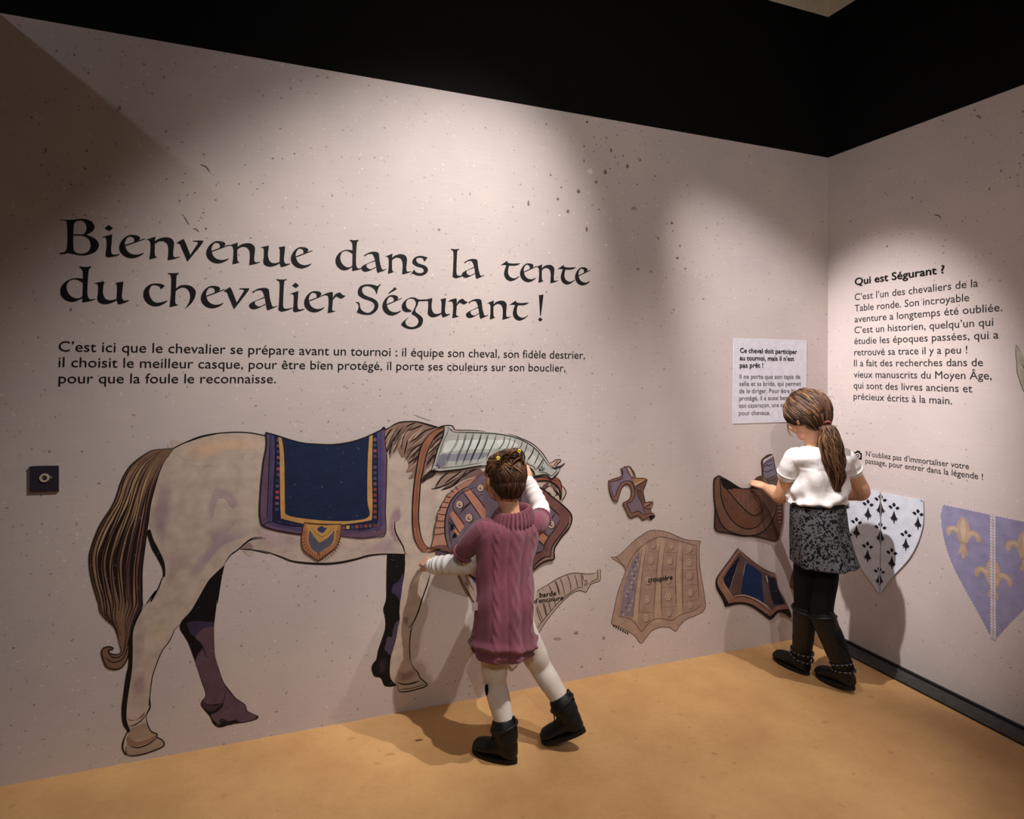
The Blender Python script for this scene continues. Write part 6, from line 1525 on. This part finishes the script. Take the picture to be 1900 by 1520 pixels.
vox(bm, .0028, 3, 'body', SKIN, g2)
face_parts(hc2, M2, hs2, g2, '4d3a26', 'bf7a6a')
for hp_, kn, an_ in ((hipL, knL, anL), (hipR, knR, anR)):
    bm = bmesh.new()
    tube(bm, [(hp_, .059), (hp_*.5+kn*.5, .056), (kn, .046), (kn*.6+an_*.4, .047), (an_, .034)], seg=24, n=8, wob=lambda t: .012*sin(t*30))
    plain(bm, 'leggings_leg', BLACKC, g2)
boot(ftL[0], ftL[1], knL, .186, 1.0, g2, .250, 0.0, .040, .052, '12100f', False, True)
boot(ftR[0], ftR[1], knR, .186, 1.0, g2, .250, 0.10, .040, .052, '12100f', False, True)
# t-shirt
def shdisp(a, t):
    d = .014*sin(a*3+t*6)
    if t > .3: d += .085*(t-.3)*sin(a*7+t*9)+.060*(t-.3)*sin(a*12-t*14)
    d += .02*max(0, 1-abs(t-.88)/.1)*(1+.5*sin(a*9))
    d += .050*sin(t*20+a*2.5)*(t > .25)*(.3+abs(sin(a*1.5)))+.03*sin(a*4-t*16)*(t > .4)
    return d
rs = [pxring(1498, 1538, 827, -.364, .75, fb2), pxring(1487, 1560, 832, -.366, .60, fb2), pxring(1474, 1574, 846, -.368, .54, fb2), pxring(1474, 1572, 870, -.368, .62, fb2), pxring(1475, 1569, 895, -.368, .66, fb2), pxring(1471, 1568, 915, -.368, .72, fb2), pxring(1468, 1566, 928, -.368, .76, fb2), pxring(1474, 1561, 935, -.368, .74, fb2)]
bm = bmesh.new(); loft(bm, interp_rings(rs, 8), 90, shdisp)
tube(bm, [(P1(1486, 850, -.35), .044), (shL, .046), (P1(1465, 868, -.325), .043), (P1(1460, 880, -.31), .041)], seg=22, n=6, wob=lambda t: .02*sin(t*22))
tube(bm, [(P1(1555, 850, -.38), .044), (shR, .045), (P1(1578, 866, -.387), .043), (P1(1581, 874, -.388), .042)], seg=22, n=6, wob=lambda t: .02*sin(t*22))
tube(bm, [(P1(1480, 905, -.33), .03), (P1(1468, 920, -.31), .026), (P1(1464, 928, -.30), .014)], seg=14, n=5)
vox(bm, .0034, 1, 't_shirt', TEE, g2, .4)
for c_, d_, r_ in ((P1(1461, 878, -.313), (elL-shL), .042), (P1(1581, 873, -.388), (elR-shR), .043)):
    bm = bmesh.new(); d_ = d_.normalized(); s_ = d_.cross(V((0, 1, .3))).normalized(); f2_ = d_.cross(s_)
    tube(bm, [(c_+(s_*cos(a*2*pi/16)+f2_*sin(a*2*pi/16))*r_, .0035) for a in range(17)], seg=8, n=3); plain(bm, 'sleeve_hem', COTTON, g2)
# skirt
def floral():
    m, nt, b = new_mat('black_grey_floral_cotton', 0.85, 0.15)
    tc = N(nt, 'ShaderNodeTexCoord')
    nz = N(nt, 'ShaderNodeTexNoise', i_Scale=60.0, i_Detail=2.0); nt.links.new(tc.outputs['Object'], nz.inputs['Vector'])
    mx = N(nt, 'ShaderNodeVectorMath', operation='MULTIPLY_ADD'); mx.inputs[1].default_value = (.022, .022, .022)
    nt.links.new(nz.outputs['Color'], mx.inputs[0]); nt.links.new(tc.outputs['Object'], mx.inputs[2])
    vo = N(nt, 'ShaderNodeTexVoronoi', i_Scale=95.0); nt.links.new(mx.outputs[0], vo.inputs['Vector'])
    n2 = N(nt, 'ShaderNodeTexNoise', i_Scale=48.0, i_Detail=4.0); nt.links.new(mx.outputs[0], n2.inputs['Vector'])
    ad = N(nt, 'ShaderNodeMath', operation='ADD'); nt.links.new(vo.outputs['Distance'], ad.inputs[0]); nt.links.new(n2.outputs['Fac'], ad.inputs[1])
    rp = N(nt, 'ShaderNodeValToRGB'); e = rp.color_ramp.elements
    e[0].position = .88; e[0].color = lin('0d0c0e'); e[1].position = 1.09; e[1].color = lin('5a585b'); e.new(.97).color = lin('252426')
    nt.links.new(ad.outputs[0], rp.inputs['Fac']); nt.links.new(rp.outputs['Color'], b.inputs['Base Color'])
    return m
def skdisp(a, t):
    f = min(1, t*1.15)
    return f*(.045*sin(a*6+.6)+.028*sin(a*11+t*3))
rs = [pxring(1472, 1562, 930, -.368, .74, fb2), pxring(1471, 1565, 945, -.370, .76, fb2), pxring(1471, 1570, 985, -.374, .80, fb2), pxring(1473, 1578, 1020, -.380, .84, fb2), pxring(1474, 1586, 1046, -.386, .88, fb2)]
ri = interp_rings(rs, 8); lc, ls, lf = ri[-1]
bm = bmesh.new(); loft(bm, ri+[(lc+V((0, 0, -.003)), ls*.93, lf*.93), (lc+V((0, 0, .04)), ls*.84, lf*.84), (lc+V((0, 0, .10)), ls*.70, lf*.70)], 100, skdisp)
vox(bm, .004, 1, 'skirt', floral(), g2, .4)
bm = bmesh.new(); wr_ = pxring(1471, 1562, 933, -.368, .75, fb2)
tube(bm, [(wr_[0]+wr_[1]*cos(a*2*pi/24)*1.0+wr_[2]*sin(a*2*pi/24)*1.0, .0075) for a in range(25)], seg=8, n=2); plain(bm, 'waistband', BLACKC, g2)
# hair swept back into a ponytail
rr = random.Random(31); hr = Hair()
sf = lambda d, k=1.0: surf(d, k, hc2, M2, hs2*1.08)
tie = P1(1529, 787, -.430)
td = dir_of(tie, hc2, M2, hs2*1.08)
bm = bmesh.new(); bmesh.ops.create_uvsphere(bm, u_segments=28, v_segments=20, radius=1.0)
geo = [v_ for v_ in bm.verts if (v_.co.y > .40 and v_.co.z < .48) or (v_.co.y > -.12 and v_.co.z < -.48) or (v_.co.y > .12 and v_.co.z < .02)]
bmesh.ops.delete(bm, geom=geo, context='VERTS')
for v_ in bm.verts: v_.co = sf(v_.co, 1.0)
hr.shell(bm, '2a1a13')
cols = ['2c1b13', '3d281c', '523726', '6d4c34', '452e20', '8a6445', '352218']
for d0 in hair_dirs(1000, -.85, rr):
    L_ = min(1.0, .6/max(.2, (td-d0).length)+.3); pts = []
    for i in range(7):
        t = i/6*L_; d = d0.lerp(td, t)
        if d.length < .15: d = d+V((0, 0, .3))
        pts.append(sf(d.normalized()+V((rr.uniform(-.02, .02), 0, rr.uniform(-.02, .02))), 1.005+.035*sin(pi*min(1, t+.1))+rr.uniform(0, .02)))
    hr.strand(pts, rr.uniform(.0015, .0030), cols[rr.randrange(7)])
nape_hair(hr, hc2, M2, hs2, lambda d: sf(d, 1.03), [td], cols, rr)
axis = [tie, P1(1536, 795, -.455), P1(1541, 820, -.465), P1(1546, 852, -.468), P1(1552, 884, -.466), P1(1552, 912, -.460)]
wid = [.009, .026, .042, .043, .034, .010]
for k in range(330):
    a0 = rr.uniform(0, 2*pi); q0 = sqrt(rr.random()); fz = rr.uniform(.0, 1.0); wv = rr.uniform(.5, 1.3)
    pts = []
    last = 6 if rr.random() < .55 else 5
    for i in range(last):
        w_ = wid[i]*q0; sw = .010*sin(i*2.1+fz*6+wv)*(i > 0)
        pts.append(axis[i]+_r*(w_*cos(a0+i*.25)+sw)+_f*(w_*.6*sin(a0+i*.25))+V((0, 0, rr.uniform(-.004, .004))))
    hr.strand(pts, rr.uniform(.0018, .0036), cols[rr.randrange(7)], n=4)
for k in range(16):
    p = sf(V((rr.uniform(-.9, .9), rr.uniform(-1, .3), rr.uniform(.1, 1))), 1.04); q_ = V((rr.uniform(-.6, 1), rr.uniform(-1, .2), rr.uniform(.0, .8)))
    hr.strand([p, p+q_*.014, p+q_*.024+V((.004, 0, -.006)), p+q_*.026+V((.006, 0, -.020))], .0008, '8a6443')
for k in range(4):                     # loose locks by the cheek
    p = P1(1463+k*2, 768, -.30)
    hr.strand([p, P1(1460+k, 785, -.285), P1(1462+k, 802, -.285), P1(1468+k*2, 812, -.29)], .0009, '8a6443')
hr.build('hair', g2)
bm = bmesh.new(); ct = (axis[1]-axis[0]).normalized(); s_ = ct.cross(V((0, 1, 0))).normalized(); f2_ = ct.cross(s_)
tube(bm, [(tie+V((-.002, -.010, -.004))+(s_*cos(a*pi/6)+f2_*sin(a*pi/6))*.019, .0065) for a in range(13)], seg=8, n=2, wob=lambda t: .15*sin(t*70))
q_ = plain(bm, 'hair_band', simple('dusty_red_elastic', '8e4a48', 0.8, 0.2), g2); q_['label'] = 'dusty red hair elastic'
